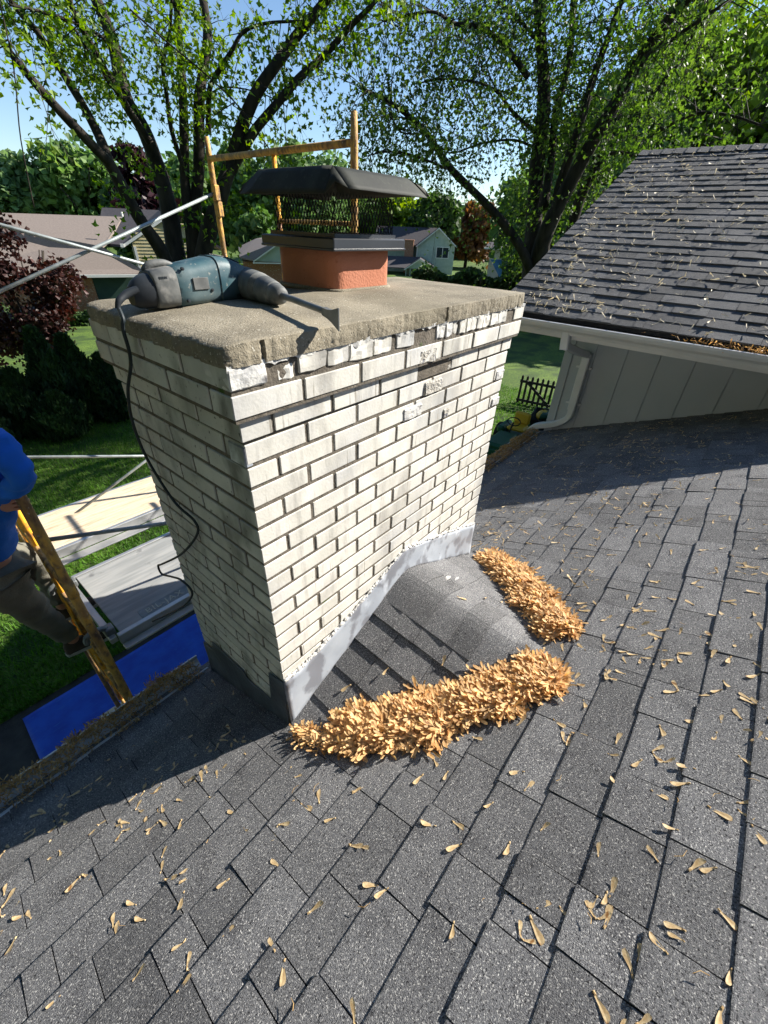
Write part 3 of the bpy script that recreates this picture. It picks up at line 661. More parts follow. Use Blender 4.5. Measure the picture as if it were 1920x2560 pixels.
LT={"A":[[5.19,10.74,-1.38,0.185],[4.99,10.66,-0.43,0.158],[4.59,10.54,0.24,0.133],[4.27,10.51,1.08,0.11],[4.05,10.35,1.26,0.095],[3.45,10.2,1.82,0.075],[3.11,10.08,2.17,0.061],[2.92,10.18,2.51,0.05],[2.6,9.88,2.7,0.039]],"B":[[4.28,10.54,1.08,0.1],[4.41,11.04,1.59,0.091],[4.31,11.22,2.1,0.079],[4.25,11.68,2.66,0.069],[4.16,11.91,3.08,0.059],[4.08,12.31,3.39,0.051],[3.94,12.52,3.74,0.043]],"C":[[5.39,10.76,-1.4,0.233],[5.53,11.05,-0.45,0.212],[5.64,11.16,0.45,0.191],[5.73,11.47,1.24,0.174],[5.72,11.73,1.91,0.158],[5.54,11.91,2.44,0.142],[5.75,12.31,3.21,0.13],[5.79,12.52,3.69,0.118],[5.75,12.73,4.18,0.106]],"C2":[[5.53,11.16,1.62,0.082],[5.25,11.23,2.11,0.072],[4.86,10.95,2.53,0.061],[4.62,10.8,2.88,0.053],[4.38,10.62,3.14,0.046],[4.2,10.3,3.37,0.039]],"D":[[5.57,10.76,-1.41,0.146],[5.76,10.67,-0.43,0.129],[6.01,10.86,0.91,0.112],[6.18,10.84,1.76,0.098],[6.46,11.04,2.58,0.087],[6.62,11.12,3.34,0.076],[6.68,11.02,4.13,0.064]],"E":[[5.93,10.64,1.15,0.052],[5.78,10.6,1.85,0.046],[5.85,10.66,2.37,0.041],[5.74,10.39,2.8,0.036],[5.88,10.23,3.16,0.032],[5.88,9.96,3.51,0.028],[5.92,9.86,3.79,0.025]],"F":[[5.6,10.57,-1.39,0.167],[5.92,10.66,0.0,0.147],[6.41,10.76,1.37,0.13],[6.72,10.88,2.42,0.115],[7.09,11.07,3.07,0.106],[7.36,11.13,3.68,0.096],[7.54,11.4,4.41,0.086]],"F2":[[6.83,10.85,1.92,0.068],[6.83,10.57,2.6,0.056],[6.78,10.17,2.8,0.048],[6.88,9.62,3.13,0.039],[7.08,9.43,3.41,0.032],[7.34,9.0,3.53,0.026],[7.76,8.43,3.57,0.02]],"G":[[5.67,10.59,-1.4,0.224],[5.9,10.38,-0.42,0.198],[6.27,9.88,0.7,0.171],[6.63,9.77,1.36,0.154],[6.83,9.45,1.99,0.135],[7.04,9.12,2.5,0.118],[7.35,8.74,2.96,0.104],[7.89,8.59,3.5,0.093],[8.32,8.28,3.96,0.081],[8.34,7.83,4.19,0.068]],"H":[[6.62,9.81,1.19,0.115],[6.94,9.3,1.84,0.099],[7.23,8.87,2.26,0.086],[7.66,8.49,2.75,0.074],[8.13,8.2,3.14,0.064],[8.47,7.85,3.53,0.054],[8.57,7.32,3.78,0.043],[8.82,7.18,4.03,0.034]],"I":[[4.92,9.68,3.24,0.014],[5.41,9.5,2.93,0.014],[5.85,8.99,2.5,0.013],[6.34,8.77,2.11,0.013],[6.7,8.46,1.54,0.013]],"J":[[4.09,11.42,3.28,0.021],[4.47,11.19,3.19,0.019],[4.5,10.76,2.78,0.017],[4.61,10.43,2.28,0.015]],"K":[[2.49,8.34,2.5,0.007],[2.36,8.22,1.84,0.007],[2.2,8.36,1.12,0.007],[2.1,8.49,0.31,0.006]],"L":[[5.5,11.83,3.03,0.038],[5.19,11.56,3.22,0.032],[4.63,11.54,3.31,0.026],[4.25,11.74,3.37,0.022],[3.69,11.58,3.29,0.017]],"M":[[6.56,9.67,1.34,0.019],[5.98,9.68,0.73,0.014],[5.74,9.34,0.04,0.01]],"N":[[6.57,10.63,2.38,0.018],[6.87,10.11,2.64,0.015],[7.38,9.49,2.59,0.012],[7.67,8.94,2.37,0.009]]}
RT={"T":[[13.36,4.89,-1.34,0.294],[13.46,5.12,-0.26,0.259],[13.62,5.41,0.86,0.227],[13.59,5.58,1.89,0.194],[13.68,5.74,3.08,0.164],[13.78,6.14,4.2,0.138],[13.67,6.45,5.15,0.114]],"T2":[[13.24,4.97,0.85,0.117],[13.75,5.25,1.89,0.105],[13.92,5.46,2.87,0.092],[14.29,5.56,4.02,0.079],[14.41,5.83,5.23,0.067]],"T3":[[13.34,4.81,0.1,0.147],[13.34,4.69,1.36,0.122],[13.15,4.44,2.59,0.098],[13.25,4.42,3.29,0.082],[13.2,4.28,3.9,0.068],[13.0,4.06,4.57,0.053]],"T4":[[13.39,4.86,-0.6,0.256],[13.05,4.68,0.32,0.216],[12.99,4.14,1.78,0.172],[12.76,3.58,2.75,0.136],[12.64,3.29,3.38,0.112],[12.49,2.81,3.93,0.089],[12.08,2.37,4.05,0.07]],"T5":[[12.3,3.42,2.66,0.053],[12.13,2.94,3.33,0.041],[11.89,2.35,3.51,0.031],[11.4,1.59,3.69,0.022]],"T6":[[15.51,4.87,-0.4,0.182],[15.58,4.8,1.52,0.15],[15.87,3.92,3.04,0.121],[16.08,3.44,3.92,0.102],[16.16,3.23,4.79,0.086],[16.22,3.12,5.24,0.073]],"L1":[[13.35,4.93,-0.84,0.156],[12.82,5.14,-0.2,0.135],[12.31,5.61,0.44,0.116],[11.86,6.18,0.97,0.1],[11.03,6.77,1.59,0.083],[10.64,7.29,2.23,0.068],[10.19,7.69,2.57,0.056],[9.65,7.82,2.7,0.043],[9.16,8.1,2.83,0.032]],"L2":[[10.48,6.47,1.49,0.031],[10.01,6.77,1.62,0.026],[9.65,7.2,1.73,0.021],[9.4,7.57,1.73,0.017],[9.21,7.84,1.67,0.013]],"L3":[[9.91,6.75,2.08,0.019],[9.62,7.2,2.08,0.016],[9.39,7.31,2.27,0.013],[9.35,7.36,2.5,0.009]],"B1":[[13.49,5.76,2.51,0.05],[12.91,6.16,2.82,0.041],[12.08,6.32,3.12,0.033],[11.46,6.63,3.2,0.026],[10.85,7.01,3.17,0.02],[10.24,7.36,3.02,0.014]],"B2":[[13.33,6.15,3.57,0.077],[12.56,6.51,3.99,0.062],[11.86,6.79,4.17,0.049],[11.28,7.19,4.17,0.038],[10.57,7.33,4.2,0.027],[9.9,8.1,4.02,0.018]],"B3":[[13.45,5.66,2.17,0.034],[12.64,5.9,2.25,0.028],[11.95,6.45,2.13,0.023],[11.43,6.93,1.91,0.018],[10.77,7.2,1.94,0.013]],"B4":[[15.19,3.32,2.44,0.048],[14.67,2.92,2.53,0.04],[14.36,2.2,2.72,0.032],[14.19,1.45,2.6,0.026],[14.07,0.84,2.39,0.021]],"B5":[[13.63,6.06,4.16,0.045],[13.04,6.5,4.55,0.034],[12.42,6.98,4.84,0.023]],"B6":[[14.01,4.52,1.89,0.055],[14.2,3.74,2.07,0.046],[14.54,3.01,1.98,0.039],[14.51,2.19,2.03,0.031],[14.61,1.53,2.27,0.023]]}

# extra leaf clusters in the upper canopy, in front of the limbs
def clump(cx,cy,cz,sx,sy,sz,n): return rng.normal(size=(n,3))*np.array((sx,sy,sz))+np.array((cx,cy,cz))
def pol(u,R,z): # bearing from a point east of the chimney, metres
    return u
ex=np.concatenate([clump(3.5,11.2,7.3,3.2,1.2,.7,40),clump(8,9.5,7.2,2.2,1.2,.6,22)])
t=grow(LT,250,(.5,.5,.55),.30,.115,22,.17,True,'maple_tree','tall silver maple with many slanting trunks behind the hammer and left of the cap','tree','leaf_maple',low=.2,extra=ex,base=(6.6,10.9,GZ))
# low bright sprigs growing on the trunks
N=np.array([p[:3] for k in ('C','D','F','G','A','H') for p in LT[k][:5]]); P=N[rng.integers(0,len(N),90)]+rng.normal(size=(90,3))*np.array((.45,.45,.9)); P[:,2]=np.clip(P[:,2],-1.6,3)
P=np.repeat(P,12,axis=0)+rng.normal(size=(1080,3))*.13; o=scatter('sprigs',P,.125,m='leaf_maple',parent=t); o.matrix_parent_inverse=Matrix.Translation(-t.location)
ex=np.concatenate([clump(14.6,5.2,1.2,1.1,1.1,1.3,130),clump(14.5,5.6,4.8,2.0,2.0,1.6,170),clump(12.5,8.3,5.6,1.6,1.5,1.3,60),clump(15.5,3.5,5.5,2,2,1.8,150)])
grow(RT,640,(.8,.8,.8),.22,.105,23,.21,True,'maple_tree','broad leafy maple with dark forked trunks behind the upper grey roof','tree','leaf_big',low=-1.0,extra=ex,base=(13.6,7.6,GZ),droop=.6)
def bg_tree(x,y,ztop,hw,kind,label,seed,n=5200,leaf=.34,bush=False,name='tree',cat='tree'):
    r=np.random.default_rng(seed); t=thing(name,label,cat,(x,y,GZ)); inv=Matrix.Translation(-t.location)
    hgt=ztop-GZ; zc_=GZ+hgt*(.60 if not bush else .5); rz=hgt*(.42 if not bush else .5)
    K=26 if not bush else 14; cen=[]
    for i in range(K):
        a=r.uniform(0,2*np.pi); e=r.uniform(-1,1); rad=r.uniform(.35,.85); q=math.sqrt(max(0,1-e*e))
        cen.append((x+hw*rad*q*math.cos(a),y+hw*rad*q*math.sin(a),zc_+rz*e*.85*(rad+.15),r.uniform(.22,.42)*hw))
    cen.append((x,y,ztop-.3*hw,.3*hw))
    P=[]
    for cx,cy,cz,cr in cen:
        m=n//len(cen); d=r.normal(size=(m,3)); d/=np.linalg.norm(d,axis=1)[:,None]; rr_=cr*(.55+.6*r.random(m)**.6); d[:,2]*=.8
        P.append(np.array((cx,cy,cz))+d*rr_[:,None]*(1+.25*r.normal(size=(m,1))))
    P=np.concatenate(P); P=P[P[:,2]>GZ+.05]
    c=scatter('crown',P,leaf,(BLOB_V,BLOB_F),None,'leaf_'+kind if kind!='willow' else 'leaf_mid',t); c.matrix_parent_inverse=inv
    tr=MB(); r0=.05*hgt*.5+.06
    if bush:
        for i in range(9):
            a=r.uniform(0,6.28); tr.tube([(x+.12*math.cos(a),y+.12*math.sin(a),GZ),(x+hw*.2*math.cos(a),y+hw*.2*math.sin(a),GZ+hgt*.4),(x+hw*.55*math.cos(a),y+hw*.55*math.sin(a),GZ+hgt*.8)],[.05,.035,.015],5)
    else:
        tr.tube([(x,y,GZ),(x+.1,y,GZ+hgt*.35),(x-.1,y+.1,GZ+hgt*.85)],[r0,r0*.7,r0*.25],8)
        for i in range(7):
            a=r.uniform(0,6.28); h0=GZ+hgt*r.uniform(.25,.5); tr.tube([(x,y,h0),(x+hw*.35*math.cos(a),y+hw*.35*math.sin(a),h0+hgt*.18),(x+hw*.75*math.cos(a),y+hw*.75*math.sin(a),h0+hgt*.34)],[r0*.45,r0*.3,r0*.12],5)
    o=tr.build('trunk','bark',t,smooth=True,fix=False); o.matrix_parent_inverse=inv
    return t
BGT=[(15.02,57.13,4.39,3.6,'pale','pale green tree at the far left behind the tan roof'),
(19.32,53.69,5.67,4.6,'mid','round green tree standing over the tan house roof'),
(15.54,33.6,3.82,2.1,'purple','dark purple leaved tree behind the slanting maple trunks'),
(18.6,43.59,2.8,2.6,'dark','green tree between the purple tree and the tan roof'),
(29.73,53.28,5.98,4.4,'mid','green tree seen between the maple trunks'),
(34.35,50.42,7.68,4.2,'mid','tall green tree behind the left end of the yellow scaffold rail'),
(38.48,44.73,7.49,5.4,'pale','wide pale green tree behind the yellow scaffold rail'),
(20.74,28.19,1.0,1.7,'mid','slender multi-stemmed tree just left of the cap mesh'),
(52.23,52.45,5.2,6,'mid','tree seen through the black cap mesh'),
(55.64,44.19,4.4,5,'yellow','bright green tree right of the cap above the green house'),
(53.92,36.46,3.9,3.2,'dark','dark tree above the ridge of the green house'),
(62,36.0,3.6,5.0,'copper','copper leaved tree right of the green gabled house'),
(41.5,18.0,3.86,3.4,'mid','green tree under the long low maple branch'),
(31.5,11.5,4.2,3.9,'dark','dark green tree behind the big right hand trunk'),
(29.83,9.51,7.0,4.8,'mid','green tree showing above the peak of the upper roof'),
(34.66,7.44,9.4,5.6,'yellow','yellow green tree in the upper right corner of the view'),
(32.3,2.9,9.4,5.4,'yellow','yellow green tree above the ridge at the right edge'),
(80.81,48.25,4.0,5,'pale','hazy pale tree far beyond the copper tree'),
(27.0,7.0,3.5,4.4,'mid','low green tree right behind the upper roof ridge'),
(66,60,5.5,7,'mid','far green tree between cap and green house'),
(24,66,4.6,6,'mid','far green tree behind the gap in the maple trunks')]
for i,(x,y,zt,hw,kd,lb) in enumerate(BGT): bg_tree(x,y,zt,hw,kd,lb,100+i,n=int(6500 if hw>3 else 4200),leaf=.30+.005*math.hypot(x,y))
bg_tree(3.3,16.9,.2,1.75,'red','dark red leaved maple bush at the left edge behind the crossed braces',301,n=7000,leaf=.13,bush=True)
for i,(x,y,zt,hw,lb) in enumerate([(-13,1,15,8,'unseen big tree added left of the scaffold to block sky light'),(-11,-11,15,8,'unseen big tree added behind the roof ridge to block sky light'),(-9,13,12,6,'unseen big tree added left of the back yard to block sky light'),(-2,-19,16,8,'unseen big tree added in the front yard to block sky light')]): bg_tree(x,y,zt,hw,'dark',lb,500+i,n=7000,leaf=1.1)  # trees added outside the view; they block sky light and deepen the shade
# distant belt of woods
n=26000; a=rng.uniform(R_(-15),R_(115),n); Rr=rng.uniform(95,135,n); zt=2.6+2.2*np.sin(a*23)+1.5*np.sin(a*57+1)
P=np.stack([Rr*np.cos(a),Rr*np.sin(a),GZ+rng.random(n)**.8*(zt-GZ)],1)
o=scatter('distant_woods',P,1.9,(BLOB_V,BLOB_F),None,'leaf_pale'); tag(o,'far belt of green woods along the horizon','woods',None,'stuff')
# ---------------------------------------------------------------- arborvitae row
def conifer(x,y,ztop,hw,label,seed):
    r=np.random.default_rng(seed); t=thing('arborvitae',label,'shrub',(x,y,GZ),0,'dark arborvitae shrubs behind the scaffold'); inv=Matrix.Translation(-t.location)
    n=5200; h=r.random(n)**.85; prof=hw*np.minimum(1,(1-h)*1.9+.12)*(1-.15*(h<.1)); a=r.uniform(0,2*np.pi,n); rad=prof*(.78+.3*r.random(n)+.12*np.sin(a*5+h*14))
    P=np.stack([x+rad*np.cos(a),y+rad*np.sin(a),GZ+.03+h*(ztop-GZ)],1)
    T=(np.array([(-.14,0,0),(.14,0,0),(.10,.08,.9),(-.10,.08,.9)]),np.array([(0,1,2,3)]))
    Rm=flatmats(n,.35); c=scatter('foliage',P,.15,T,Rm,'needle',t); c.matrix_parent_inverse=inv
    tr=MB(); tr.tube([(x,y,GZ),(x,y,ztop-.2)],[.06,.02],6); core=[[(x+prof_*.72*math.cos(q),y+prof_*.72*math.sin(q),z) for q in np.linspace(0,2*np.pi,10)[:-1]] for z,prof_ in [(GZ+.02,hw*.9),(GZ+(ztop-GZ)*.5,hw*.95),(GZ+(ztop-GZ)*.85,hw*.35),(ztop-.1,.03)]]
    tr.loft(core); o=tr.build('inner_twigs','needle',t,fix=False); o.matrix_parent_inverse=inv
for i,(x,y,z,hw,lb) in enumerate([(1.0,12.3,-2.42,.40,'narrow dark arborvitae left of the pair with the forked top'),(1.42,11.9,-2.85,.42,'shorter leaning arborvitae in front of the forked one'),(2.12,11.9,-2.05,.40,'tallest pointed arborvitae of the row'),(2.72,12.1,-2.30,.45,'rounded arborvitae touching the tallest one on its right'),(3.25,11.6,-2.75,.48,'arborvitae nearest the chimney corner, yellowish on its sunny side'),(.35,11.5,-3.45,.5,'low dark arborvitae at the left edge behind the blue shirt'),(1.9,11.3,-3.35,.5,'low bushy arborvitae in front at the middle of the row')]): conifer(x,y,z,hw,lb,400+i)
# low hedge behind the crown
n=9000; fr=(27.77,16.13,-1.0295); ca,sa=math.cos(fr[2]),math.sin(fr[2]); lx=rng.uniform(-3.2,6,n); dy=rng.uniform(-.8,.8,n); zz_=GZ+rng.random(n)**.6*(2.25+.3*np.sin(lx*2.1))
P=np.stack([fr[0]+ca*lx-sa*dy,fr[1]+sa*lx+ca*dy,zz_],1); o=scatter('hedge',P,.24,(BLOB_V,BLOB_F),None,'leaf_dark'); tag(o,'long dark hedge between the chimney crown and the green house','hedge')
n=7000; fr=(10.66,26.97,-.3817); ca,sa=math.cos(fr[2]),math.sin(fr[2]); lx=rng.uniform(-7,2.5,n); dy=rng.uniform(-3.4,-2.3,n); P=np.stack([fr[0]+ca*lx-sa*dy,fr[1]+sa*lx+ca*dy,GZ+rng.random(n)**.7*(.75+.25*np.sin(lx*3))],1); o=scatter('hedge',P,.16,(BLOB_V,BLOB_F),None,'leaf_dark'); tag(o,'low clipped hedge in front of the bungalow brick wall','hedge')
n=2600; P=np.stack([10.9+rng.normal(0,.5,n),9.6+rng.normal(0,.5,n),GZ+rng.random(n)*.7],1); o=scatter('bush',P,.12,(LEAF_V,LEAF_F),None,'leaf_pale'); tag(o,'small pale bush on the lawn beside the upper gutter','bush')
# leaf debris bed and grass
def grass(name,label,n,fx,fy,s,mm='grass_blade'):
    x=fx(n); y=fy(n); P=np.stack([x,y,np.full(n,GZ+.004)],1)
    T=(np.array([(-.09,0,0),(.09,0,0),(.03,.22,1),(-.03,.22,1)]),np.array([(0,1,2,3)]))
    o=scatter(name,P,s,T,flatmats(n,.35),mm); tag(o,label,'grass',None,'stuff')
grass('grass','short green lawn grass beyond the scaffold and around the shrubs',110000,lambda n:rng.uniform(-7,7,n),lambda n:3.75+9.5*rng.random(n)**1.4,.075)
grass('grass','lawn grass in the side yard around the picket fence',30000,lambda n:rng.uniform(4.8,14,n),lambda n:rng.uniform(1,8,n),.07)
# ================================================================ NEIGHBOUR HOUSES (local x = right, y = away, z = world height)
def frame_thing(name,label,fr): return thing(name,label,'house',(fr[0],fr[1],0),fr[2])
def clap(mb,x0,x1,z0,z1,y,step=.2,mi=0):
    z=z0
    while z<z1: mb.add([(x0,y-.03,z),(x1,y-.03,z),(x1,y,min(z+step,z1)),(x0,y,min(z+step,z1))],[(0,1,2,3)],mi); mb.add([(x0,y,z),(x1,y,z),(x1,y-.03,z),(x0,y-.03,z)],[(0,1,2,3)],mi); z+=step
def window(par,x0,x1,z0,z1,y,mull=1):
    w_=MB(); t_=.07
    w_.box((x0,y-.06,z0),(x1,y-.01,z0+t_)); w_.box((x0,y-.06,z1-t_),(x1,y-.01,z1)); w_.box((x0,y-.06,z0+t_),(x0+t_,y-.01,z1-t_)); w_.box((x1-t_,y-.06,z0+t_),(x1,y-.01,z1-t_))
    for i in range(mull): xm=x0+(x1-x0)*(i+1)/(mull+1); w_.box((xm-.03,y-.06,z0+t_),(xm+.03,y-.012,z1-t_))
    fo_=w_.build('window','white_trim',par); g_=MB(); g_.box((x0+t_,y-.025,z0+t_),(x1-t_,y-.02,z1-t_)); g_.build('pane','glass',fo_)
# tan house on the left
HA=thing('bungalow','low bungalow with tan roof, yellow siding gable and lit brick wall at the left','house',(10.66,26.97,0),-.3817)
m_=MB(); m_.poly([(-9,3.5,.12),(.47,3.5,.20),(-.60,.35,-.86),(-.95,-.3,-1.1),(.95,-1.6,-2.24),(-9,-1.6,-2.33)],(0,0,-.15)); m_.build('roof','roof_tan',HA)
m_=MB(); m_.poly([(-.5,6,.62),(2.45,3,.60),(2.45,-.1,.36) ,(.0,-.1,-1.03),(-1.2,1.0,-1.0)],(0,0,-.12)); m_.poly([(2.45,5,.62),(2.45,-.1,.36),(5.4,-.1,-1.2),(5.4,5,-1.2)],(0,0,-.12)); m_.build('roof','roof_dark',HA)
m_=MB(); 
z=-3.5
while z<.3:
    hw0=max(0,(.30-z)/1.39*2.45); xl=max(.55,2.47-(.32-z)*1.75); xr=min(4.6,2.47+(.32-z)*1.85)
    m_.add([(xl,-.03,z),(xr,-.03,z),(xr,.0,z+.16),(xl,.0,z+.16)],[(0,1,2,3)]); m_.add([(xl,.001,z),(xr,.001,z),(xr,-.03,z),(xl,-.03,z)],[(0,1,2,3)]); z+=.16
m_.box((.56,.0,GZ),(4.6,5,-1.3)); m_.build('wall','siding_yellow',HA)
m_=MB(); m_.poly([(.0,-.12,-1.06),(2.47,-.12,.34),(2.47,-.12,.20),(.0,-.12,-1.20)],(0,-.05,0)); m_.box((-.05,-.25,-1.14),(.12,-.1,-.98)); m_.box((-9,-1.72,-2.40),(.98,-1.6,-2.28)); m_.box((.56,-.06,GZ),(.68,-.031,-1.1)); m_.build('trim','white_trim',HA)
m_=MB(); m_.box((-1.75,-1.2,GZ),(.7,3,-2.4)); m_.build('garage_wall','garage_green',HA)
m_=MB(); m_.box((-9,-1.25,GZ),(-1.76,3,-2.42)); m_.build('brick_wall','brick_red',HA)
window(HA,-4.5,-3.3,-3.3,-2.5,-1.25)
m_=MB(); m_.tube([(.42,.3,.12),(.42,.3,.42)],.05,8); m_.build('vent_pipe','white_trim',HA)
# small brick house seen left of the flue
HB=thing('small_house','low brown roofed house with pale gable just left of the clay flue','house',(12.8,19.1,0),-.5881)
m_=MB(); m_.poly([(-.13,0,-1.15),(.50,-.4,-1.24),(1.9,-.4,-.40),(1.9,6,-.40),(.9,6,-.57),(-.13,6,-1.0)],(0,0,-.06)); m_.poly([(1.9,-.4,-.40),(3.4,-.4,-1.30),(3.4,6,-1.30),(1.9,6,-.40)],(0,0,-.06)); m_.build('roof','roof_tan',HB)
m_=MB(); m_.box((0,.0,GZ),(3.25,5.8,-1.34)); m_.build('wall','brick_red',HB)
m_=MB(); m_.poly([(.55,-.3,-1.3),(3.25,-.3,-1.33),(1.9,-.3,-.50)],(0,.05,0)); m_.build('gable','siding_green',HB)
m_=MB(); m_.poly([(.48,-.42,-1.27),(1.9,-.42,-.42),(1.9,-.42,-.48),(.48,-.42,-1.33)],(0,-.03,0)); m_.box((.45,-.45,-1.38),(3.3,-.42,-1.33)); m_.build('trim','white_trim',HB)
# green gabled house
HC=thing('green_house','two storey pale green house with white trimmed gables and a screened porch','house',(48.85,33.23,0),-.9663)
m_=MB(); m_.poly([(.73,-.3,.46),(-1.80,-.3,-1.43),(-1.80,7,-1.43),(.73,7,.46)],(0,0,-.1)); m_.poly([(.73,-.3,.46),(2.95,-.3,-1.30),(2.95,7,-1.30),(.73,7,.46)],(0,0,-.1)); m_.poly([(.73,3.2,.40),(-7,3.2,.36),(-7,.0,-1.40),(-1.75,.0,-1.42)],(0,0,-.1)); m_.build('roof','roof_dark',HC)
m_=MB(); z=GZ
while z<.25:
    xl=-1.72 if z<-1.45 else .73-(.30-z)*1.33; xr=2.82 if z<-1.4 else .73+(.30-z)*1.22
    m_.add([(xl,-.03,z),(xr,-.03,z),(xr,.0,z+.22),(xl,.0,z+.22)],[(0,1,2,3)]); z+=.22
m_.box((-1.72,.0,GZ-1),(2.82,6,-1.45)); m_.box((-6.8,1,GZ-1),(-1.7,5,-1.45)); m_.build('wall','siding_green',HC)
m_=MB()
for a,b in (((-1.85,-1.50),(.73,.42)),((.73,.42),(3.0,-1.36))): m_.poly([(a[0],-.36,a[1]),(b[0],-.36,b[1]),(b[0],-.36,b[1]-.13),(a[0],-.36,a[1]-.13)],(0,-.05,0))
m_.build('trim','white_trim',HC); m_=MB()
for a,b in (((-2.95,-3.72),(-1.19,-2.58)),((-1.19,-2.58),(.45,-3.40))): m_.poly([(a[0],-4.36,a[1]),(b[0],-4.36,b[1]),(b[0],-4.36,b[1]-.12),(a[0],-4.36,a[1]-.12)],(0,-.05,0))
m_.build('porch_trim','white_trim',HC); m_=MB(); m_.box((-1.75,-.06,GZ),(-1.65,-.031,-1.5)); m_.build('corner_trim','white_trim',HC)
window(HC,.62,2.16,-2.68,-1.48,-.03)
m_=MB(); m_.box((-3.2,-.6,GZ),(-2.15,.4,-1.0)); m_.box((-3.26,-.66,-1.0),(-2.09,.46,-.90)); m_.build('brick_stack','brick_red',HC)
m_=MB(); m_.poly([(-1.19,-4.3,-2.56),(-2.95,-4.3,-3.70),(-2.95,-.1,-3.70),(-1.19,-.1,-2.56)],(0,0,-.08)); m_.poly([(-1.19,-4.3,-2.56),(.45,-4.3,-3.38),(.45,-.1,-3.38),(-1.19,-.1,-2.56)],(0,0,-.08)); m_.poly([(-6.5,-.7,-2.6),(-1.3,-.7,-2.62),(-2.95,-3.6,-3.6),(-6.5,-3.6,-3.6)],(0,0,-.08)); m_.build('porch_roof','roof_dark',HC)
m_=MB()
for i in range(7): x=-2.72+i*.497; m_.box((x-.05,-4.25,GZ-1),(x+.05,-4.15,-3.6))
m_.poly([(-2.7,-4.2,-3.62),(.3,-4.2,-3.5),(-1.19,-4.2,-2.7)],(0,.04,0)); m_.build('porch_frame','siding_green',HC)
m_=MB(); m_.box((-2.7,-4.1,GZ-1),(.25,-.2,-3.65)); m_.build('porch_screen','glass',HC)
HD=thing('beige_house','pale beige house half hidden by trees right of the green house','house',(45.99,22.4,0),-1.1068)
m_=MB(); m_.poly([(-1.8,-.3,-1.12),(6,-.3,-1.10),(6,3,-.35),(-1.4,3,-.50)],(0,0,-.1)); m_.build('roof','roof_dark',HD)
m_=MB(); m_.box((-1.2,0,GZ),(5.8,4,-1.2)); m_.build('wall','siding_beige',HD)
m_=MB(); m_.box((-1.85,-.36,-1.24),(6,-.3,-1.12)); m_.build('trim','white_trim',HD); window(HD,.15,.95,-2.05,-1.25,0)
t=thing('leaning_sheet','blue sheet leaning in the hedge left of the beige house','tarp',(42.2,20.8,GZ),-1.1)
m_=MB(); m_.poly([(-.7,0,2.4),(.4,0,2.45),(1.3,-.8,.8),(.6,-.8,.75)],(0,.04,0)); m_.build('sheet','tarp_blue',t)
m_=MB(); m_.tube([(.3,.1,0),(.3,.1,2.3)],.05,6); m_.build('post','fence_dark',t)
# ---------------------------------------------------------------- picket gate and side yard things
t=thing('picket_gate','black wooden picket gate lying on edge across the side lawn','fence',(12.60,4.25,GZ),math.atan2(3.196-4.263,12.761-12.604))
m_=MB()
def board(mb,a,b,w_,th,pointed=False):
    a=np.array(a,float);b=np.array(b,float);d=(b-a)/np.linalg.norm(b-a); s_=np.array((d[2],0,-d[0]))*w_/2
    pts=[a-s_,a+s_,b+s_*.95]+([b+d*w_*.7] if pointed else [])+[b-s_*.95]; mb.poly(pts,(0,th,0))
for z in (.12,.72): o_=MB(); board(o_,(-.05,-.03,z),(1.35,-.03,z),.08,.03); o_.build('rail','fence_dark',t)
o_=MB(); board(o_,(.15,-.06,.75),(1.0,-.06,.10),.08,.03); o_.build('brace','fence_dark',t)
for i in range(9): o_=MB(); board(o_,(.0+.16*i,0,.0),(.0+.16*i,0,.86),.075,.02,True); o_.build('picket','fence_dark',t)
def wheel(par,x,y,r,wd,rim='mower_yellow'):
    w_=MB(); n=20
    def ring(rad,yy): return [(x+rad*math.cos(2*math.pi*k/n),yy,r+rad*math.sin(2*math.pi*k/n)) for k in range(n)]
    w_.loft([ring(r*.55,y-wd*.4),ring(r*.88,y-wd*.5),ring(r,y-wd*.35),ring(r,y+wd*.35),ring(r*.88,y+wd*.5),ring(r*.55,y+wd*.4)]); o_=w_.build('wheel','tyre',par,smooth=False)
    h_=MB(); h_.loft([ring(r*.12,y-wd*.55),ring(r*.3,y-wd*.5),ring(r*.54,y-wd*.42),ring(r*.54,y+wd*.42),ring(r*.3,y+wd*.5),ring(r*.12,y+wd*.55)]); h_.build('rim',rim,o_)
t=thing('riding_mower','green riding mower with black wheels parked below the roof edge','lawn mower',(8.15,2.75,GZ),.06)
for x,r_,wd in ((0,.20,.16),(1.25,.27,.24)):
    for y in (-.42,.42): wheel(t,x,y,r_,wd)
m_=MB(); m_.box((-.28,-.25,.30),(.62,.25,.62),bev=.06); m_.box((-.33,-.22,.22),(-.25,.22,.5),bev=.02); m_.build('hood','mower_green',t)
m_=MB(); m_.box((.5,-.40,.28),(1.5,.40,.36),bev=.02); m_.box((.95,-.46,.36),(1.55,-.26,.56),bev=.05); m_.box((.95,.26,.36),(1.55,.46,.56),bev=.05); m_.build('fender','mower_green',t)
m_=MB(); m_.box((.98,-.22,.50),(1.4,.22,.60),bev=.04); m_.box((1.35,-.2,.58),(1.47,.2,.88),bev=.04); m_.build('seat','mower_yellow',t)
m_=MB(); m_.box((.2,-.5,.10),(.95,.5,.24),bev=.04); m_.build('cutting_deck','mower_green',t)
m_=MB(); m_.tube([(.62,0,.6),(.78,0,.80)],.02,6); n=14; m_.tube([(.80+.05*math.cos(2*math.pi*k/n),.16*math.sin(2*math.pi*k/n),.82+.14*math.cos(2*math.pi*k/n)*.6) for k in range(n+1)],.014,6); m_.build('steering_wheel','tyre',t)
t=thing('garden_cart','black garden cart beside the house corner','cart',(10.5,2.55,GZ),.2)
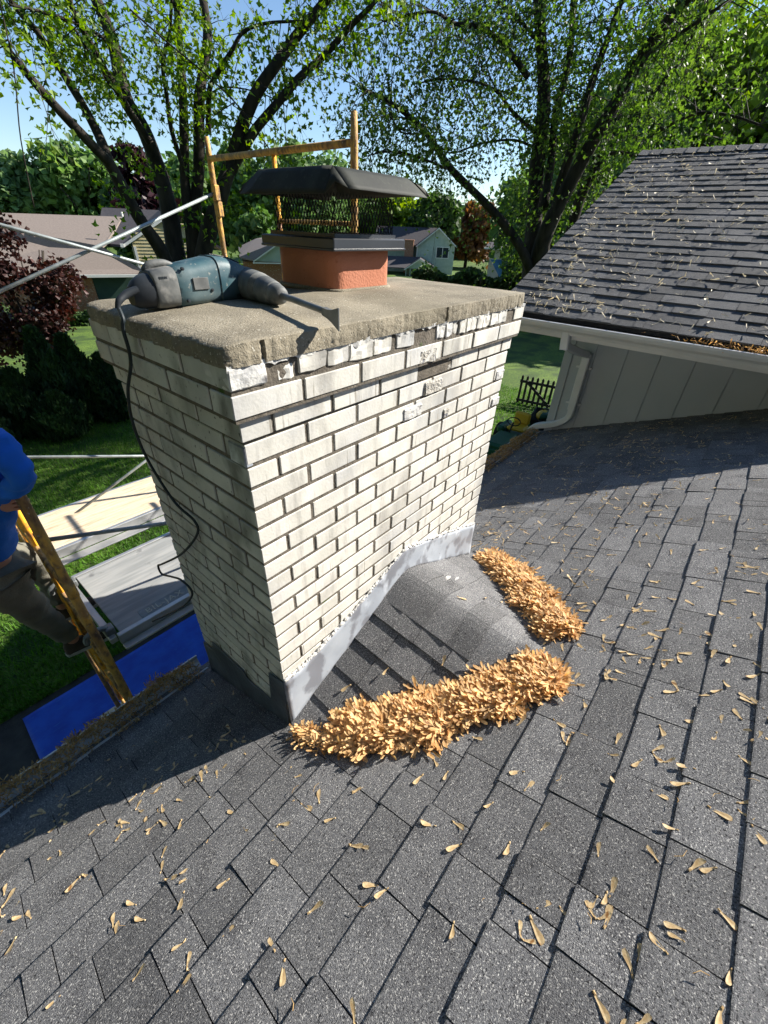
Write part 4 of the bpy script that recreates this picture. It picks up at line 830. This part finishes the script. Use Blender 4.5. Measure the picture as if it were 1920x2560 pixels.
m_=MB(); m_.loft([[(a*sx,b*sy,z) for a,b in ((-1,-1),(1,-1),(1,1),(-1,1))] for sx,sy,z in ((.35,.25,.3),(.5,.36,.62),(.52,.38,.62),(.49,.35,.60),(.33,.24,.33))]); m_.build('tub','tyre',t)
for y in (-.3,.3): wheel(t,-.2,y,.18,.08,'tyre')
m_=MB(); m_.tube([(.3,-.2,.32),(.9,-.2,.5),(.9,.2,.5),(.3,.2,.32)],.018,6); m_.build('handle','steel',t)
sk=MB(); sk.loft([[(10.45+rx*math.cos(a),2.62+ry*math.sin(a),GZ+z) for a in np.linspace(0,2*np.pi,13)[:-1]] for rx,ry,z in ((.20,.12,.52),(.27,.17,.58),(.28,.18,.64),(.24,.14,.70),(.1,.07,.73))]); sk.mi=[ (1 if i%12<6 else 0) for i in range(len(sk.f))]
o=sk.build('feed_sack',['mower_green','mower_yellow'],None,smooth=True); tag(o,'green and yellow sack lying in the black garden cart','sack')
# ================================================================ SCAFFOLD
sc=thing('scaffold','yellow tube scaffold with crossed grey braces beyond the chimney','scaffold',(.66,2.0,GZ))
SI=Matrix.Translation(-Vector(sc.location))
def S_(mb,name,m,par=None,smooth=True):
    o=mb.build(name,m,par or sc,smooth=smooth,fix=False)
    if par is None: o.matrix_parent_inverse=SI
    return o
YN,YF=1.2,2.75
def sframe(xn,xf,m):
    # one welded end frame, drawn as two stacked lifts
    lerp=lambda t:xn+(xf-xn)*t
    for nm,y,x in (('post',YN,xn),('post',YF,xf)):
        t=MB(); t.tube([(x,y,GZ+.02),(x,y,-1.27),(x,y,-1.262),(x,y,.635),(x,y,.76)],[.0215,.0215,.0215,.0215,.017],12); t.tube([(x,y,-1.30),(x,y,-1.20)],.025,12); t.tube([(x,y,GZ+.0),(x,y,GZ+.02)],.07,12)
        S_(t,nm,m)
    inner=MB(); 
    for f in ((.36,.48) if m=='x' or xn<0 else (.48,)):
        y=YN+(YF-YN)*f; inner.tube([(lerp(f),y,-3.0),(lerp(f),y,.62)],.0155,8)
        y2=YN+(YF-YN)*.64; inner.tube([(lerp(.64),y2,-1.25),(lerp(.64),y2,-3.0)],.0135,8)
    S_(inner,'ladder_tube','yellow_paint')
    for z,f0,f1,r_ in ((.635,0,1,.0195),(.27,0,.48,.013),(-.10,0,.36,.0125),(-.47,0,.36,.0125),(-.84,0,.36,.0125),(-1.30,0,1,.0195),(-1.66,0,1,.0135),(-2.05,0,1,.0135),(-2.42,0,1,.0135),(-2.8,0,1,.0135)):
        t=MB(); t.tube([(lerp(f0),YN+(YF-YN)*f0,z),(lerp(f1),YN+(YF-YN)*f1,z)],r_,10); S_(t,'rung','rusty_yellow' if r_>.015 else m)
sframe(-.350,-.340,'rusty_yellow'); sframe(1.667,1.735,'rusty_yellow')
def brace(a,b,r_=.0108):
    t=MB(); t.tube([a,b],r_,10); S_(t,'brace','galvanised')
brace((1.715,YF-.03,.43),(-.34,YF-.03,-.325)); brace((-.34,YF-.055,.372),(1.715,YF-.055,-.215))
brace((-.34,YF-.03,-1.08),(1.715,YF-.03,-1.80)); brace((-.34,YF-.055,-1.84),(1.715,YF-.055,-1.05))
brace((-.345,YN+.03,-.965),(1.66,YN+.03,-1.66))
for x,y,z in ((1.715,YF-.04,.43),(-.34,YF-.04,.372),(-.35,YN+.03,-.965),(1.735,YF-.02,.33)):
    t=MB(); t.box((x-.022,y-.03,z-.05),(x+.022,y+.02,z+.05),bev=.006); S_(t,'brace_lock','rusty_yellow',smooth=False)
# decks
t=thing('deck_board','grey plywood scaffold deck in shade with dark metal edge rail','scaffold deck',(.6,1.5,-1.70)); ti=Matrix.Translation(-Vector(t.location))
def T_(mb,nm,m): o=mb.build(nm,m,t); o.matrix_parent_inverse=ti; return o
b=MB(); b.box((-.24,1.24,-1.715),(1.62,1.90,-1.70),bev=.002); T_(b,'panel','grey_deck')
b=MB(); b.box((-.26,1.205,-1.76),(1.64,1.238,-1.690),bev=.003); b.box((-.26,1.15,-1.765),(1.64,1.20,-1.75),bev=.003); b.box((-.26,1.902,-1.76),(1.64,1.93,-1.690),bev=.003)
b.box((-.30,1.24,-1.755),(-.262,1.90,-1.715),bev=.003); T_(b,'side_rail','aluminium')
for y in (1.30,1.86):
    b=MB(); b.tube(smooth_path([(-.26,y,-1.70),(-.30,y,-1.665),(-.345,y,-1.655),(-.385,y,-1.67),(-.39,y,-1.71)],3),[.016]*13,8); b.box((-.30,y-.03,-1.73),(-.25,y+.03,-1.67),bev=.006); T_(b,'hook','steel')
fc=bpy.data.curves.new('lettering','FONT'); fc.body='BIL-JAX'; fc.size=.062; fc.extrude=.001; fc.space_character=1.15; fo_=bpy.data.objects.new('lettering',fc); COL.objects.link(fo_)
bpy.context.view_layer.update(); dg=bpy.context.evaluated_depsgraph_get(); me=bpy.data.meshes.new_from_object(fo_.evaluated_get(dg)); bpy.data.objects.remove(fo_)
b=MB(); b.box((-.11,1.243,-1.6995),(.30,1.322,-1.6975)); T_(b,'name_strip','steel'); lt_=link('lettering',me,'letter',t); lt_.location=(-.075-.6,1.262-1.5,.0032)
t=thing('plywood_plank','sunlit pale plywood plank lying across the far side of the scaffold','plank',(.6,2.6,-1.70)); ti=Matrix.Translation(-Vector(t.location))
b=MB(); b.box((-.27,2.32,-1.705),(1.62,2.84,-1.692),bev=.002); T_(b,'panel','wood_deck')
b=MB(); b.box((-.27,2.285,-1.765),(1.62,2.318,-1.694),bev=.003); b.box((-.27,2.20,-1.775),(1.62,2.28,-1.765),bev=.002); b.box((-.27,2.842,-1.765),(1.62,2.87,-1.694),bev=.003); T_(b,'side_rail','aluminium')
t=None
# blue sheet on the ground
b=MB(); nx,ny=40,24; x0,x1,y0,y1=-1.10,1.3,2.35,3.62
vs=[(x0+(x1-x0)*i/nx+(.03*(j/ny)),y0+(y1-y0)*j/ny,GZ+.028+.006*mnoise.noise(Vector((i*.2,j*.2,0)))) for j in range(ny+1) for i in range(nx+1)]
b.add(vs,[(j*(nx+1)+i,j*(nx+1)+i+1,(j+1)*(nx+1)+i+1,(j+1)*(nx+1)+i) for j in range(ny) for i in range(nx)])
o=b.build('ground_sheet','blue_sheet',None,smooth=True); md=o.modifiers.new('t','SOLIDIFY'); md.thickness=.012; md.offset=-1; tag(o,'bright blue rectangular sheet lying flat on the ground under the scaffold','sheet')
b=MB(); b.box((-.52,2.72,GZ+.04),(-.22,3.0,GZ+.078),bev=.003); o=b.build('wood_block','wood_deck'); tag(o,'small square wooden block on the blue sheet under the near post','block')
# ================================================================ DEMOLITION HAMMER
dr=thing('demolition_hammer','dusty teal and grey demolition hammer with a wide chisel lying on the chimney crown','power tool',(.2,.43,.055)); DI=Matrix.Translation(-Vector(dr.location))
def D_(mb,nm,m,smooth=True,par=None):
    o=mb.build(nm,m,par or dr,smooth=smooth)
    if par is None: o.matrix_parent_inverse=DI
    if smooth: sharp(o,38)
    return o
def sq(cx,cy,cz,ry,rz_,ax,n=24,e=2.8,tw=0):
    """ring perpendicular to axis ax (unit, horizontal)"""
    ax=Vector(ax).normalized(); side=ax.cross(Vector((0,0,1))).normalized(); up=side.cross(ax)
    out=[]
    for k in range(n):
        a=2*math.pi*k/n+tw; c,s_=math.cos(a),math.sin(a)
        u=math.copysign(abs(c)**(2/e),c)*ry; v=math.copysign(abs(s_)**(2/e),s_)*rz_; out.append(Vector((cx,cy,cz))+side*u+up*v)
    return out
ax=(1,.03,0)
def body(secs,nm,m,e=3.6,axx=ax): b_=MB(); b_.loft([sq(*s_,axx,e=e) for s_ in secs]); return D_(b_,nm,m)
body([(.046,.425,.100,.038,.036),(.048,.425,.100,.046,.043),(.054,.426,.101,.0500,.0465),(.108,.428,.105,.0525,.0500)],'end_cap','drill_grey')
body([(.1075,.428,.105,.0515,.0490),(.110,.428,.1052,.0530,.0510),(.15,.429,.108,.0545,.0535),(.20,.431,.112,.0565,.0575),(.232,.432,.1145,.058,.0600)],'motor_housing','drill_teal')
body([(.2315,.432,.1145,.0570,.0590),(.234,.432,.1150,.0605,.0625),(.262,.433,.1145,.0605,.0620),(.285,.433,.1125,.0590,.0585),(.318,.433,.1075,.0545,.0515),(.345,.433,.1025,.0475,.0450),(.358,.432,.1005,.0420,.0390),(.362,.432,.0995,.0370,.0340)],'gear_housing','drill_teal')
b=MB(); 
for i in range(3): b.tube([(.245+.0*i,.405+.012*i,.1795),(.285,.403+.012*i,.172),(.325,.402+.011*i,.157)],.0018,5)
D_(b,'vent_slots','drill_black')
for sx,sz in ((.128,.150),(.205,.095),(.128,.072)):
    s_=MB(); s_.tube([(sx,.380,sz),(sx,.3725,sz)],.0042,10); s_.tube([(sx,.3735,sz),(sx,.3715,sz)],.0022,6); D_(s_,'screw','drill_black')
s_=MB(); s_.box((.150,.3712,.098),(.196,.3745,.128),bev=.001); D_(s_,'rating_plate','drill_grey',False)
b=MB()
for i in range(5): b.box((.062+.0045*i,.377,.128),(.064+.0045*i,.3795,.134)); b.box((.066+.0045*i,.377,.119),(.068+.0045*i,.3795,.125))
D_(b,'vent_slots','drill_black',False)
body([(-.005,.42,.088,.020,.022),(.01,.42,.092,.030,.034),(.03,.423,.096,.040,.040),(.052,.425,.099,.045,.043)],'rear_grip','drill_black',2.3)
b=MB(); b.tube(smooth_path([(.05,.44,.142),(.066,.436,.155),(.09,.433,.160),(.112,.43,.160),(.13,.43,.155)],3),[.006,.008,.009,.010,.010,.010,.010,.0095,.009,.008,.007,.006,.004],10); D_(b,'selector_knob','drill_grey')
b=MB(); b.tube(smooth_path([(.01,.40,.105),(-.02,.405,.096),(-.045,.40,.082),(-.052,.40,.066)],3),[.010]*4+[.0085]*3+[.007]*3,10); D_(b,'cable_boot','drill_black')
# barrel towards the camera
A=Vector((.345,.44,.104)); B=Vector((.306,.185,.092)); d=(B-A).normalized()
prof=[(0,.036),(.012,.046),(.03,.0485),(.052,.0485),(.054,.0455),(.058,.0455),(.060,.0475),(.10,.0465),(.128,.0455),(.130,.0425),(.134,.0445),(.138,.0415),(.142,.0435),(.146,.0405),(.150,.0425),(.154,.0395),(.160,.041),(.190,.0375),(.215,.0335),(.218,.030),(.222,.0315),(.240,.0275),(.252,.0235),(.256,.0185),(.258,.011)]
b=MB(); L_=(B-A).length/.258
side=d.cross(Vector((0,0,1))).normalized(); up=side.cross(d)
b.loft([[A+d*(s_*L_)+(side*math.cos(2*math.pi*k/24)+up*math.sin(2*math.pi*k/24))*r_*.93 for k in range(24)] for s_,r_ in prof]); D_(b,'tool_holder','drill_grey')
b=MB(); b.tube([B-d*.01,Vector((.2985,.13,.0905)),Vector((.285,.05,.086)),Vector((.272,-.02,.083))],[.0095,.0085,.0082,.0080],12)
# flared blade: width vertical, thin sideways
dd=(Vector((.26,-.085,.079))-Vector((.272,-.02,.083))).normalized(); pr_=[(0,.0090,.0075),(.018,.0105,.006),(.034,.015,.0045),(.047,.022,.003),(.053,.0255,.002),(.056,.0265,.0012)]
sd=dd.cross(Vector((0,0,1))).normalized(); o0=Vector((.272,-.02,.083))
b.loft([[o0+dd*t_*1.18+Vector((0,0,1))*wv*sgn[1]-Vector((0,0,1))*t_*.12+sd*th*sgn[0] for sgn in ((1,.98),(1,-.98),(-1,-.98),(-1,.98))] for t_,wv,th in pr_]); D_(b,'chisel','steel',True)
cd_=MB(); cpts=[(-.050,.40,.068),(-.056,.375,.045),(-.06,.385,.02),(-.048,.43,-.07),(-.044,.54,-.19),(-.042,.588,-.31),(-.03,.592,-.45),(-.018,.50,-.585),(-.012,.385,-.62),(-.014,.40,-.69),(-.03,.56,-.86),(-.04,.80,-1.05),(-.04,.865,-1.10),(-.04,.855,-1.145),(-.035,.74,-1.095),(-.035,.64,-1.05),(-.03,.57,-1.07),(-.03,.62,-1.16),(-.04,.80,-1.35),(-.1,1.1,-1.62)]
cd_.tube(smooth_path(cpts,7),.0048,8); D_(cd_,'power_cord','cord_rubber')
# paint flakes, twig, bits
fl_=[]
def flake(x,y,z,s_,a,m,name,label,cat,group=None,th=.003):
    b_=MB(); r_=random.Random(int(x*1000+y*77)); pts=[(x+s_*r_.uniform(.6,1.1)*math.cos(q+a)*1.5,y+s_*r_.uniform(.6,1.1)*math.sin(q+a)*.8,z) for q in np.linspace(0,2*np.pi,8)[:-1]]; b_.poly(pts,(0,0,th)); o_=b_.build(name,m); tag(o_,label,cat,group)
flake(.91,-.16,zc(.91,-.16)+.014,.018,.3,'peeling_paint','paint_flake','larger white paint flake on the cricket below the flashing','paint flake'); flake(.965,-.185,zc(.965,-.185)+.013,.012,1,'peeling_paint','paint_flake','smaller white paint flake beside the larger one on the cricket','paint flake')
# ================================================================ MAPLE SEEDS
def seed_mesh(name,bend,curve,size,stalk=False,double=False):
    V,F=seed_template(curve*.7,.21,bend); V=V.copy(); 
    V*=size
    if double:
        a=math.radians(115); Rz=np.array([[math.cos(a),-math.sin(a),0],[math.sin(a),math.cos(a),0],[0,0,1]]); V2=(V*np.array((1,-1,1)))@Rz.T+np.array((-.04*size,0,.002)); n=len(V); V=np.concatenate([V,V2]); F=np.concatenate([F,F+n])
    V=V-np.array((V[:,0].mean(),V[:,1].mean(),V[:,2].min()))
    me=fastmesh(name,V,F); me.materials.append(MAT['seed_loose']); return me
SM=[seed_mesh('seed',.25,.16,.044),seed_mesh('seed',-.3,.22,.040),seed_mesh('seed',.1,.05,.048),seed_mesh('seed',.35,.3,.036),seed_mesh('seed',-.15,.1,.042,double=False),seed_mesh('seed',.2,.15,.042,double=True)]
nrm=Vector((0,.42,1)).normalized()
def surf_off(y):
    f_=(((y_e-y)*sl_)%.1435)/.1435; return -.008+.0085*(1-f_)+.0022*f_+.0014
def on_roof(x,y,z_off,me,label,group,rz=None,plane='main'):
    o=bpy.data.objects.new('maple_seed',me); COL.objects.link(o)
    n=nrm if plane=='main' else Vector((-.45,0,1)).normalized()
    q=n.to_track_quat('Z','Y').to_matrix().to_4x4(); a=random.uniform(0,6.283) if rz is None else rz
    z=ROOF(x,y) if plane=='main' else WING(x)
    o.matrix_world=Matrix.Translation(Vector((x,y,z))+n*z_off)@q@Matrix.Rotation(a,4,'Z')@Matrix.Rotation(random.gauss(0,.07),4,'X')@Matrix.Rotation(random.gauss(0,.06),4,'Y')@Matrix.Scale(random.uniform(.75,1.2),4)
    k_=['straight','bent back','plain flat','strongly curled','slightly bent','paired'][SM.index(me)]
    wh='in the shade beside the chimney foot' if (x<0 and y>-.5*x-.05) else ('in the left foreground' if x<.05 else ('below the near seed heap' if (x<.9 and y>-1.05) else ('in the foreground below the cricket tip' if x<.9 else ('right of the right hand seed heap' if y>-.8 else 'near the lower right corner'))))
    tag(o,f'{k_} tan maple seed on the shingles {wh}','maple seed',group); return o
G='loose maple seeds on the grey shingles'
def inside_ch(x,y): return -.03<x<1.5 and y>-.02
def oncrick(x,y): return y<0 and y>-.8 and zc(x,y)>ROOF(x,y)-.01 if 0<x<1.5 else False
cands=[]; r=random.Random(21)
CI=CR.T
def proj(P):
    q=CI@(np.array(P)-CAM)
    if q[2]>-.05: return None
    return 960+1039.93*q[0]/-q[2],1280-1039.93*q[1]/-q[2],-q[2]
cl=[(r.uniform(-1.5,4.5),r.uniform(-2,.7)) for _ in range(70)]
while len(cands)<1500:
    if r.random()<.45:
        cx,cy=r.choice(cl); x=cx+r.gauss(0,.09); y=cy+r.gauss(0,.08)
    else: x=r.uniform(-1.5,4.5); y=r.uniform(-2.2,.70)
    if x>4.5 or y>.7 or inside_ch(x,y) or oncrick(x,y): continue
    if y>.35 and x<0 : pass
    cands.append((x,y))
vis=[]
for x,y in cands:
    p=proj((x,y,ROOF(x,y)))
    if p and -40<p[0]<1960 and -40<p[1]<2600: vis.append((p[2],x,y))
vis.sort(); near=vis[:288]; far=vis[288:]
for d_,x,y in near: on_roof(x,y,surf_off(y),SM[random.choice([0,0,1,1,2,3,4,5])],None,G)
for (x,y,z_) in ((.80,-.30,None),(.95,-.36,None),(1.02,-.42,None),(.36,-.22,None),(.52,-.40,None),(.22,-.12,None),(.40,-.35,None)):
    o=bpy.data.objects.new('maple_seed',random.choice(SM[:5])); COL.objects.link(o); s_=(-.5 if x<.75 else .5); n=Vector((s_,-.08,1)).normalized(); o.matrix_world=Matrix.Translation(Vector((x,y,zc(x,y)+.014)))@n.to_track_quat('Z','Y').to_matrix().to_4x4()@Matrix.Rotation(r.uniform(0,6),4,'Z'); tag(o,'single tan maple seed lying on the small cricket roof','maple seed','maple seeds on the cricket')
# the rest, one object
def many(name,label,pts,n,size,mname,tl=.2):
    P=np.array(pts); q=np.array(Vector(n).normalized().to_track_quat('Z','Y').to_matrix()); Rm=flatmats(len(P),tl); Rm=q[None]@Rm
    o=pile(name,P,size,mname,mats_=Rm); tag(o,label,'maple seeds',None,'stuff'); return o
many('scattered_seeds','tan maple seeds thinly scattered over the farther shingles',[(x,y,ROOF(x,y)+surf_off(y)+.001) for d_,x,y in far]+[(x,y,ROOF(x,y)+surf_off(y)+.001) for x,y in [(r.uniform(1.6,4.5),r.uniform(-.9,.68)) for _ in range(420)]],(0,.42,1),.042,'seed_loose')
wpts=[]
while len(wpts)<950:
    x=3.95+3.5*r.random()**1.1; y=r.uniform(-3.4,1.25) if r.random()<.6 else 1.2-abs(r.gauss(0,.8)); wpts.append((x,y,WING(x)+.017))
many('scattered_seeds','pale maple seeds scattered over the upper grey roof',wpts,(-.45,0,1),.055,'seed_pale',.5)
# small twigs and crumbs
tw=MB()
for i in range(150):
    x=r.uniform(-.9,4.3); y=r.uniform(-1.7,.65)
    if inside_ch(x,y) or oncrick(x,y): continue
    a=r.uniform(0,6.28); L_=r.uniform(.008,.035); c=(x,y); P=[(x+L_*t_*math.cos(a+t_*.8),y+L_*t_*math.sin(a+t_*.8),0) for t_ in (0,.5,1)]
    tw.tube([(p,q,ROOF(p,q)+.010+r.uniform(0,.004)) for p,q,_ in P],[.0009,.0008,.0004],4)
o=tw.build('twig_litter','seed_debris',None,fix=False); tag(o,'fine dry twigs and stalks scattered on the near shingles','litter',None,'stuff')
# heaps in the two valleys of the cricket
def heap(name,label,cl_,wid,hgt,n,seed,size):
    r_=np.random.default_rng(seed); c=np.array(cl_,float); t_=r_.random(n); seg=np.linspace(0,1,len(c)); cx=np.interp(t_,seg,c[:,0]); cy=np.interp(t_,seg,c[:,1]); ws=np.interp(t_,seg,wid)
    dx=np.gradient(c[:,0]);dy=np.gradient(c[:,1]); tx=np.interp(t_,seg,dx); ty=np.interp(t_,seg,dy); L_=np.hypot(tx,ty); nx_=-ty/L_; ny_=tx/L_
    ws=ws*(1+.18*np.sin(t_*23)+.12*np.sin(t_*51+2))
    u=r_.uniform(-1,1,n)*(1+.10*r_.normal(size=n)); x=cx+nx_*u*ws; y=cy+ny_*u*ws
    ends=np.minimum(1,np.minimum(t_,1-t_)*7+.1)
    base=np.array([max(ROOF(a,b)+.008,zc(a,b)+.01 if 0<a<1.5 and b<0 else -9) for a,b in zip(x,y)])
    h=hgt*np.clip(1-u*u,0,1)**.7*ends*(1+.3*np.sin(x*31+y*17)*np.cos(y*29)); z=base+h*np.clip(r_.random(n)**.35,0,1)
    P=np.stack([x,y,z],1); Rm=flatmats(n,.20); k=n//30; Rm[:k]=rotmats(k)
    o_=pile(name,P,size,'seed',mats_=Rm); return tag(o_,label,'seed heap',None,'stuff')
heap('seed_heap','long heap of tan maple seeds lodged in the valley on the near side of the cricket',[(.06,-.20),(.17,-.36),(.33,-.50),(.50,-.63),(.64,-.73),(.73,-.775)],[.06,.115,.10,.09,.09,.05],.031,5400,1,.046)
heap('seed_heap','narrow heap of orange tan maple seeds in the right hand valley of the cricket',[(1.50,-.10),(1.42,-.22),(1.30,-.38),(1.16,-.52),(1.02,-.66),(.93,-.74)],[.045,.07,.085,.085,.08,.06],.030,3300,2,.044)
heap('seed_heap','thin trail of seeds at the near foot of the chimney corner',[(-.02,-.06),(.0,-.14),(.02,-.2)],[.02,.04,.05],.014,160,3,.034)
# ================================================================ PERSON
pe=thing('person','worker in blue long sleeved shirt and olive trousers climbing the scaffold at left','person',(-.5,1.9,-2.35)); PI_=Matrix.Translation(-Vector(pe.location))
def skin(nm,verts,edges,radii,m,root,par=None,sub=3):
    me=bpy.data.meshes.new(nm); me.from_pydata(verts,edges,[]); me.update(); o=bpy.data.objects.new(nm,me); COL.objects.link(o)
    md=o.modifiers.new('skin','SKIN'); md.use_smooth_shade=True
    for i,sv in enumerate(me.skin_vertices[0].data):
        rr_=radii[i]; sv.radius=(rr_,rr_) if not isinstance(rr_,tuple) else rr_; sv.use_root=(i==root)
    s2=o.modifiers.new('sub','SUBSURF'); s2.levels=sub; s2.render_levels=sub
    bpy.context.view_layer.update(); dg=bpy.context.evaluated_depsgraph_get(); m2=bpy.data.meshes.new_from_object(o.evaluated_get(dg)); bpy.data.objects.remove(o)
    m2.materials.clear(); o=link(nm,m2,m,par or pe,smooth=True)
    if par is None: o.matrix_parent_inverse=PI_
    if nm in('shirt','trousers'):
        for v in m2.vertices:
            c_=v.co; d_=.014*mnoise.noise(Vector((c_.x*14,c_.y*14,c_.z*30)))+.005*mnoise.noise(Vector((c_.x*40,c_.y*30,c_.z*55))); v.co=v.co+v.normal*d_
    return o
J_={'pel':(-.57,1.47,-1.10),'spine':(-.50,1.38,-.88),'chest':(-.44,1.32,-.64),'neck':(-.43,1.31,-.47),'head0':(-.42,1.31,-.43),'head':(-.42,1.31,-.33),'headt':(-.43,1.31,-.25),
'shR':(-.345,1.15,-.43),'elR':(-.318,1.08,-.60),'wrR':(-.44,1.27,-.72),'haR':(-.398,1.235,-.74),
'shL':(-.50,1.50,-.60),'elL':(-.52,1.80,-.82),'wrL':(-.42,2.12,-.98),'haL':(-.375,2.17,-1.0),
'hipR':(-.56,1.40,-1.18),'knR':(-.50,1.66,-1.65),'anR':(-.41,1.77,-2.06),'hipL':(-.58,1.60,-1.16),'knL':(-.36,1.95,-1.46),'anL':(-.365,2.03,-1.98)}
ks=list(J_); ix={k:i for i,k in enumerate(ks)}
E_=[('pel','spine'),('spine','chest'),('chest','neck'),('neck','head0'),('head0','head'),('head','headt'),('chest','shR'),('shR','elR'),('elR','wrR'),('wrR','haR'),('chest','shL'),('shL','elL'),('elL','wrL'),('wrL','haL'),('pel','hipR'),('hipR','knR'),('knR','anR'),('pel','hipL'),('hipL','knL'),('knL','anL')]
Rd={'pel':.095,'spine':.09,'chest':.105,'neck':.052,'head0':.058,'head':.082,'headt':.070,'shR':.046,'elR':.034,'wrR':.027,'haR':(.022,.034),'shL':.058,'elL':.040,'wrL':.027,'haL':(.022,.034),'hipR':.075,'knR':.055,'anR':.038,'hipL':.075,'knL':.055,'anL':.038}
V=[J_[k] for k in ks]; Ed=[(ix[a],ix[b]) for a,b in E_]; Rr=[Rd[k] for k in ks]
# fingers and thumbs wrapped round the post / the rung
def fingers(h,dirv,across,curl,pre):
    h=np.array(h);dirv=np.array(dirv,float);across=np.array(across,float);curl=np.array(curl,float)
    for i,(L_,o_) in enumerate(((.030,-.030),(.034,-.011),(.032,.010),(.026,.029))):
        p0=h+across*o_+dirv*.018; p1=p0+dirv*L_+curl*.006; p2=p1+dirv*L_*.35+curl*L_*.75; p3=p2-dirv*L_*.45+curl*L_*.45
        b0=len(V); V.extend([tuple(p0),tuple(p1),tuple(p2),tuple(p3)]); Rr.extend([.0095,.0090,.0085,.0075]); Ed.extend([(ix[pre],b0),(b0,b0+1),(b0+1,b0+2),(b0+2,b0+3)])
    p0=h-across*.034-dirv*.012; p1=p0-across*.010+curl*.028+dirv*.008; p2=p1+curl*.022+dirv*.016; b0=len(V); V.extend([tuple(p0),tuple(p1),tuple(p2)]); Rr.extend([.012,.0105,.009]); Ed.extend([(ix[pre],b0),(b0,b0+1),(b0+1,b0+2)])
fingers(J_['haR'],(.75,-.65,.0),(.0,.05,.99),(.65,.75,0),'haR'); fingers(J_['haL'],(.9,.4,0),(.0,.05,.99),(.1,-.95,0),'haL')
bd=skin('body',V,Ed,Rr,'skin',0)
def chain(nm,keys,edges,rad,m,root=0,ext={}):
    vs=[J_[k] if k in J_ else ext[k] for k in keys]; ii={k:i for i,k in enumerate(keys)}
    return skin(nm,vs,[(ii[a],ii[b]) for a,b in edges],[rad[k] for k in keys],m,root)
chain('shirt',['pel','spine','chest','neckb','shR','elR','cuR','shL','elL','cuL'],[('pel','spine'),('spine','chest'),('chest','neckb'),('chest','shR'),('shR','elR'),('elR','cuR'),('chest','shL'),('shL','elL'),('elL','cuL')],{'pel':.130,'spine':.120,'chest':.125,'neckb':.078,'shR':.072,'elR':.052,'cuR':.044,'shL':.078,'elL':.062,'cuL':.044},'shirt',0,{'neckb':(-.42,1.305,-.53),'cuR':(-.425,1.25,-.712),'cuL':(-.44,2.10,-.96)})
chain('trousers',['waist','hipR','knR','cR','hipL','knL','cL'],[('waist','hipR'),('hipR','knR'),('knR','cR'),('waist','hipL'),('hipL','knL'),('knL','cL')],{'waist':.138,'hipR':.108,'knR':.078,'cR':.062,'hipL':.108,'knL':.078,'cL':.062},'trousers',0,{'waist':(-.575,1.475,-1.12),'cR':(-.42,1.765,-2.01),'cL':(-.365,2.03,-1.93)})
def shoe(x,y,z,a):
    b_=MB(); secs=[]
    for t_,w_,h_ in ((-.075,.020,.05),(-.06,.033,.085),(-.02,.036,.095),(.03,.037,.075),(.09,.044,.058),(.15,.042,.046),(.185,.030,.034),(.197,.012,.018)):
        secs.append([(x+math.cos(a)*t_-math.sin(a)*w_*c_,y+math.sin(a)*t_+math.cos(a)*w_*c_,z+.022+h_*s_) for c_,s_ in ((-1,0),(-.95,.5),(-.5,.95),(0,1),(.5,.95),(.95,.5),(1,0))])
    b_.loft(secs); o_=b_.build('shoe','shoe',pe,smooth=True); o_.matrix_parent_inverse=PI_
    b_=MB(); out=[(-.082,0),(-.07,.03),(-.02,.038),(.04,.04),(.1,.049),(.16,.046),(.195,.03),(.207,0),(.195,-.03),(.16,-.046),(.1,-.049),(.04,-.04),(-.02,-.038),(-.07,-.03)]
    b_.poly([(x+math.cos(a)*t_-math.sin(a)*w_,y+math.sin(a)*t_+math.cos(a)*w_,z) for t_,w_ in out],(0,0,.024)); s_=b_.build('sole','sole',o_)
shoe(-.41,1.77,-2.145,-.1); shoe(-.365,2.03,-2.065,.0)
# face and hair (the head itself is outside the photograph)
hx,hy,hz=J_['head']
b=MB(); 
def ball(mb,c,r_,sc_=(1,1,1),n=12):
    secs=[]
    for j in range(1,n): a=math.pi*j/n; secs.append([(c[0]+r_*sc_[0]*math.sin(a)*math.cos(q),c[1]+r_*sc_[1]*math.sin(a)*math.sin(q),c[2]+r_*sc_[2]*math.cos(a)) for q in np.linspace(0,2*np.pi,n+1)[:-1]])
    mb.loft(secs)
for sy in (-1,1): e=MB(); ball(e,(hx+.072,hy+sy*.031,hz+.002),.0125); o=e.build('eye','eye_white',bd,smooth=True); e=MB(); ball(e,(hx+.0815,hy+sy*.031,hz+.002),.0055); o=e.build('iris','drill_black',bd,smooth=True)
e=MB(); e.tube([(hx+.078,hy,hz+.012),(hx+.094,hy,hz-.014),(hx+.104,hy,hz-.028),(hx+.088,hy,hz-.036)],[.006,.009,.012,.008],8); e.build('nose','skin',bd,smooth=True)
e=MB(); e.tube([(hx+.078,hy-.022,hz-.055),(hx+.088,hy,hz-.053),(hx+.078,hy+.022,hz-.055)],[.003,.006,.003],8); e.build('lips','leaf_copper' if False else 'clay_tile',bd,smooth=True)
for sy in (-1,1): e=MB(); ball(e,(hx,hy+sy*.082,hz-.008),.028,(.6,.25,1)); e.build('ear','skin',bd,smooth=True)
e=MB(); ball(e,(hx-.012,hy,hz+.036),.092,(1,.95,.86)); e.build('hair','hair',bd,smooth=True)
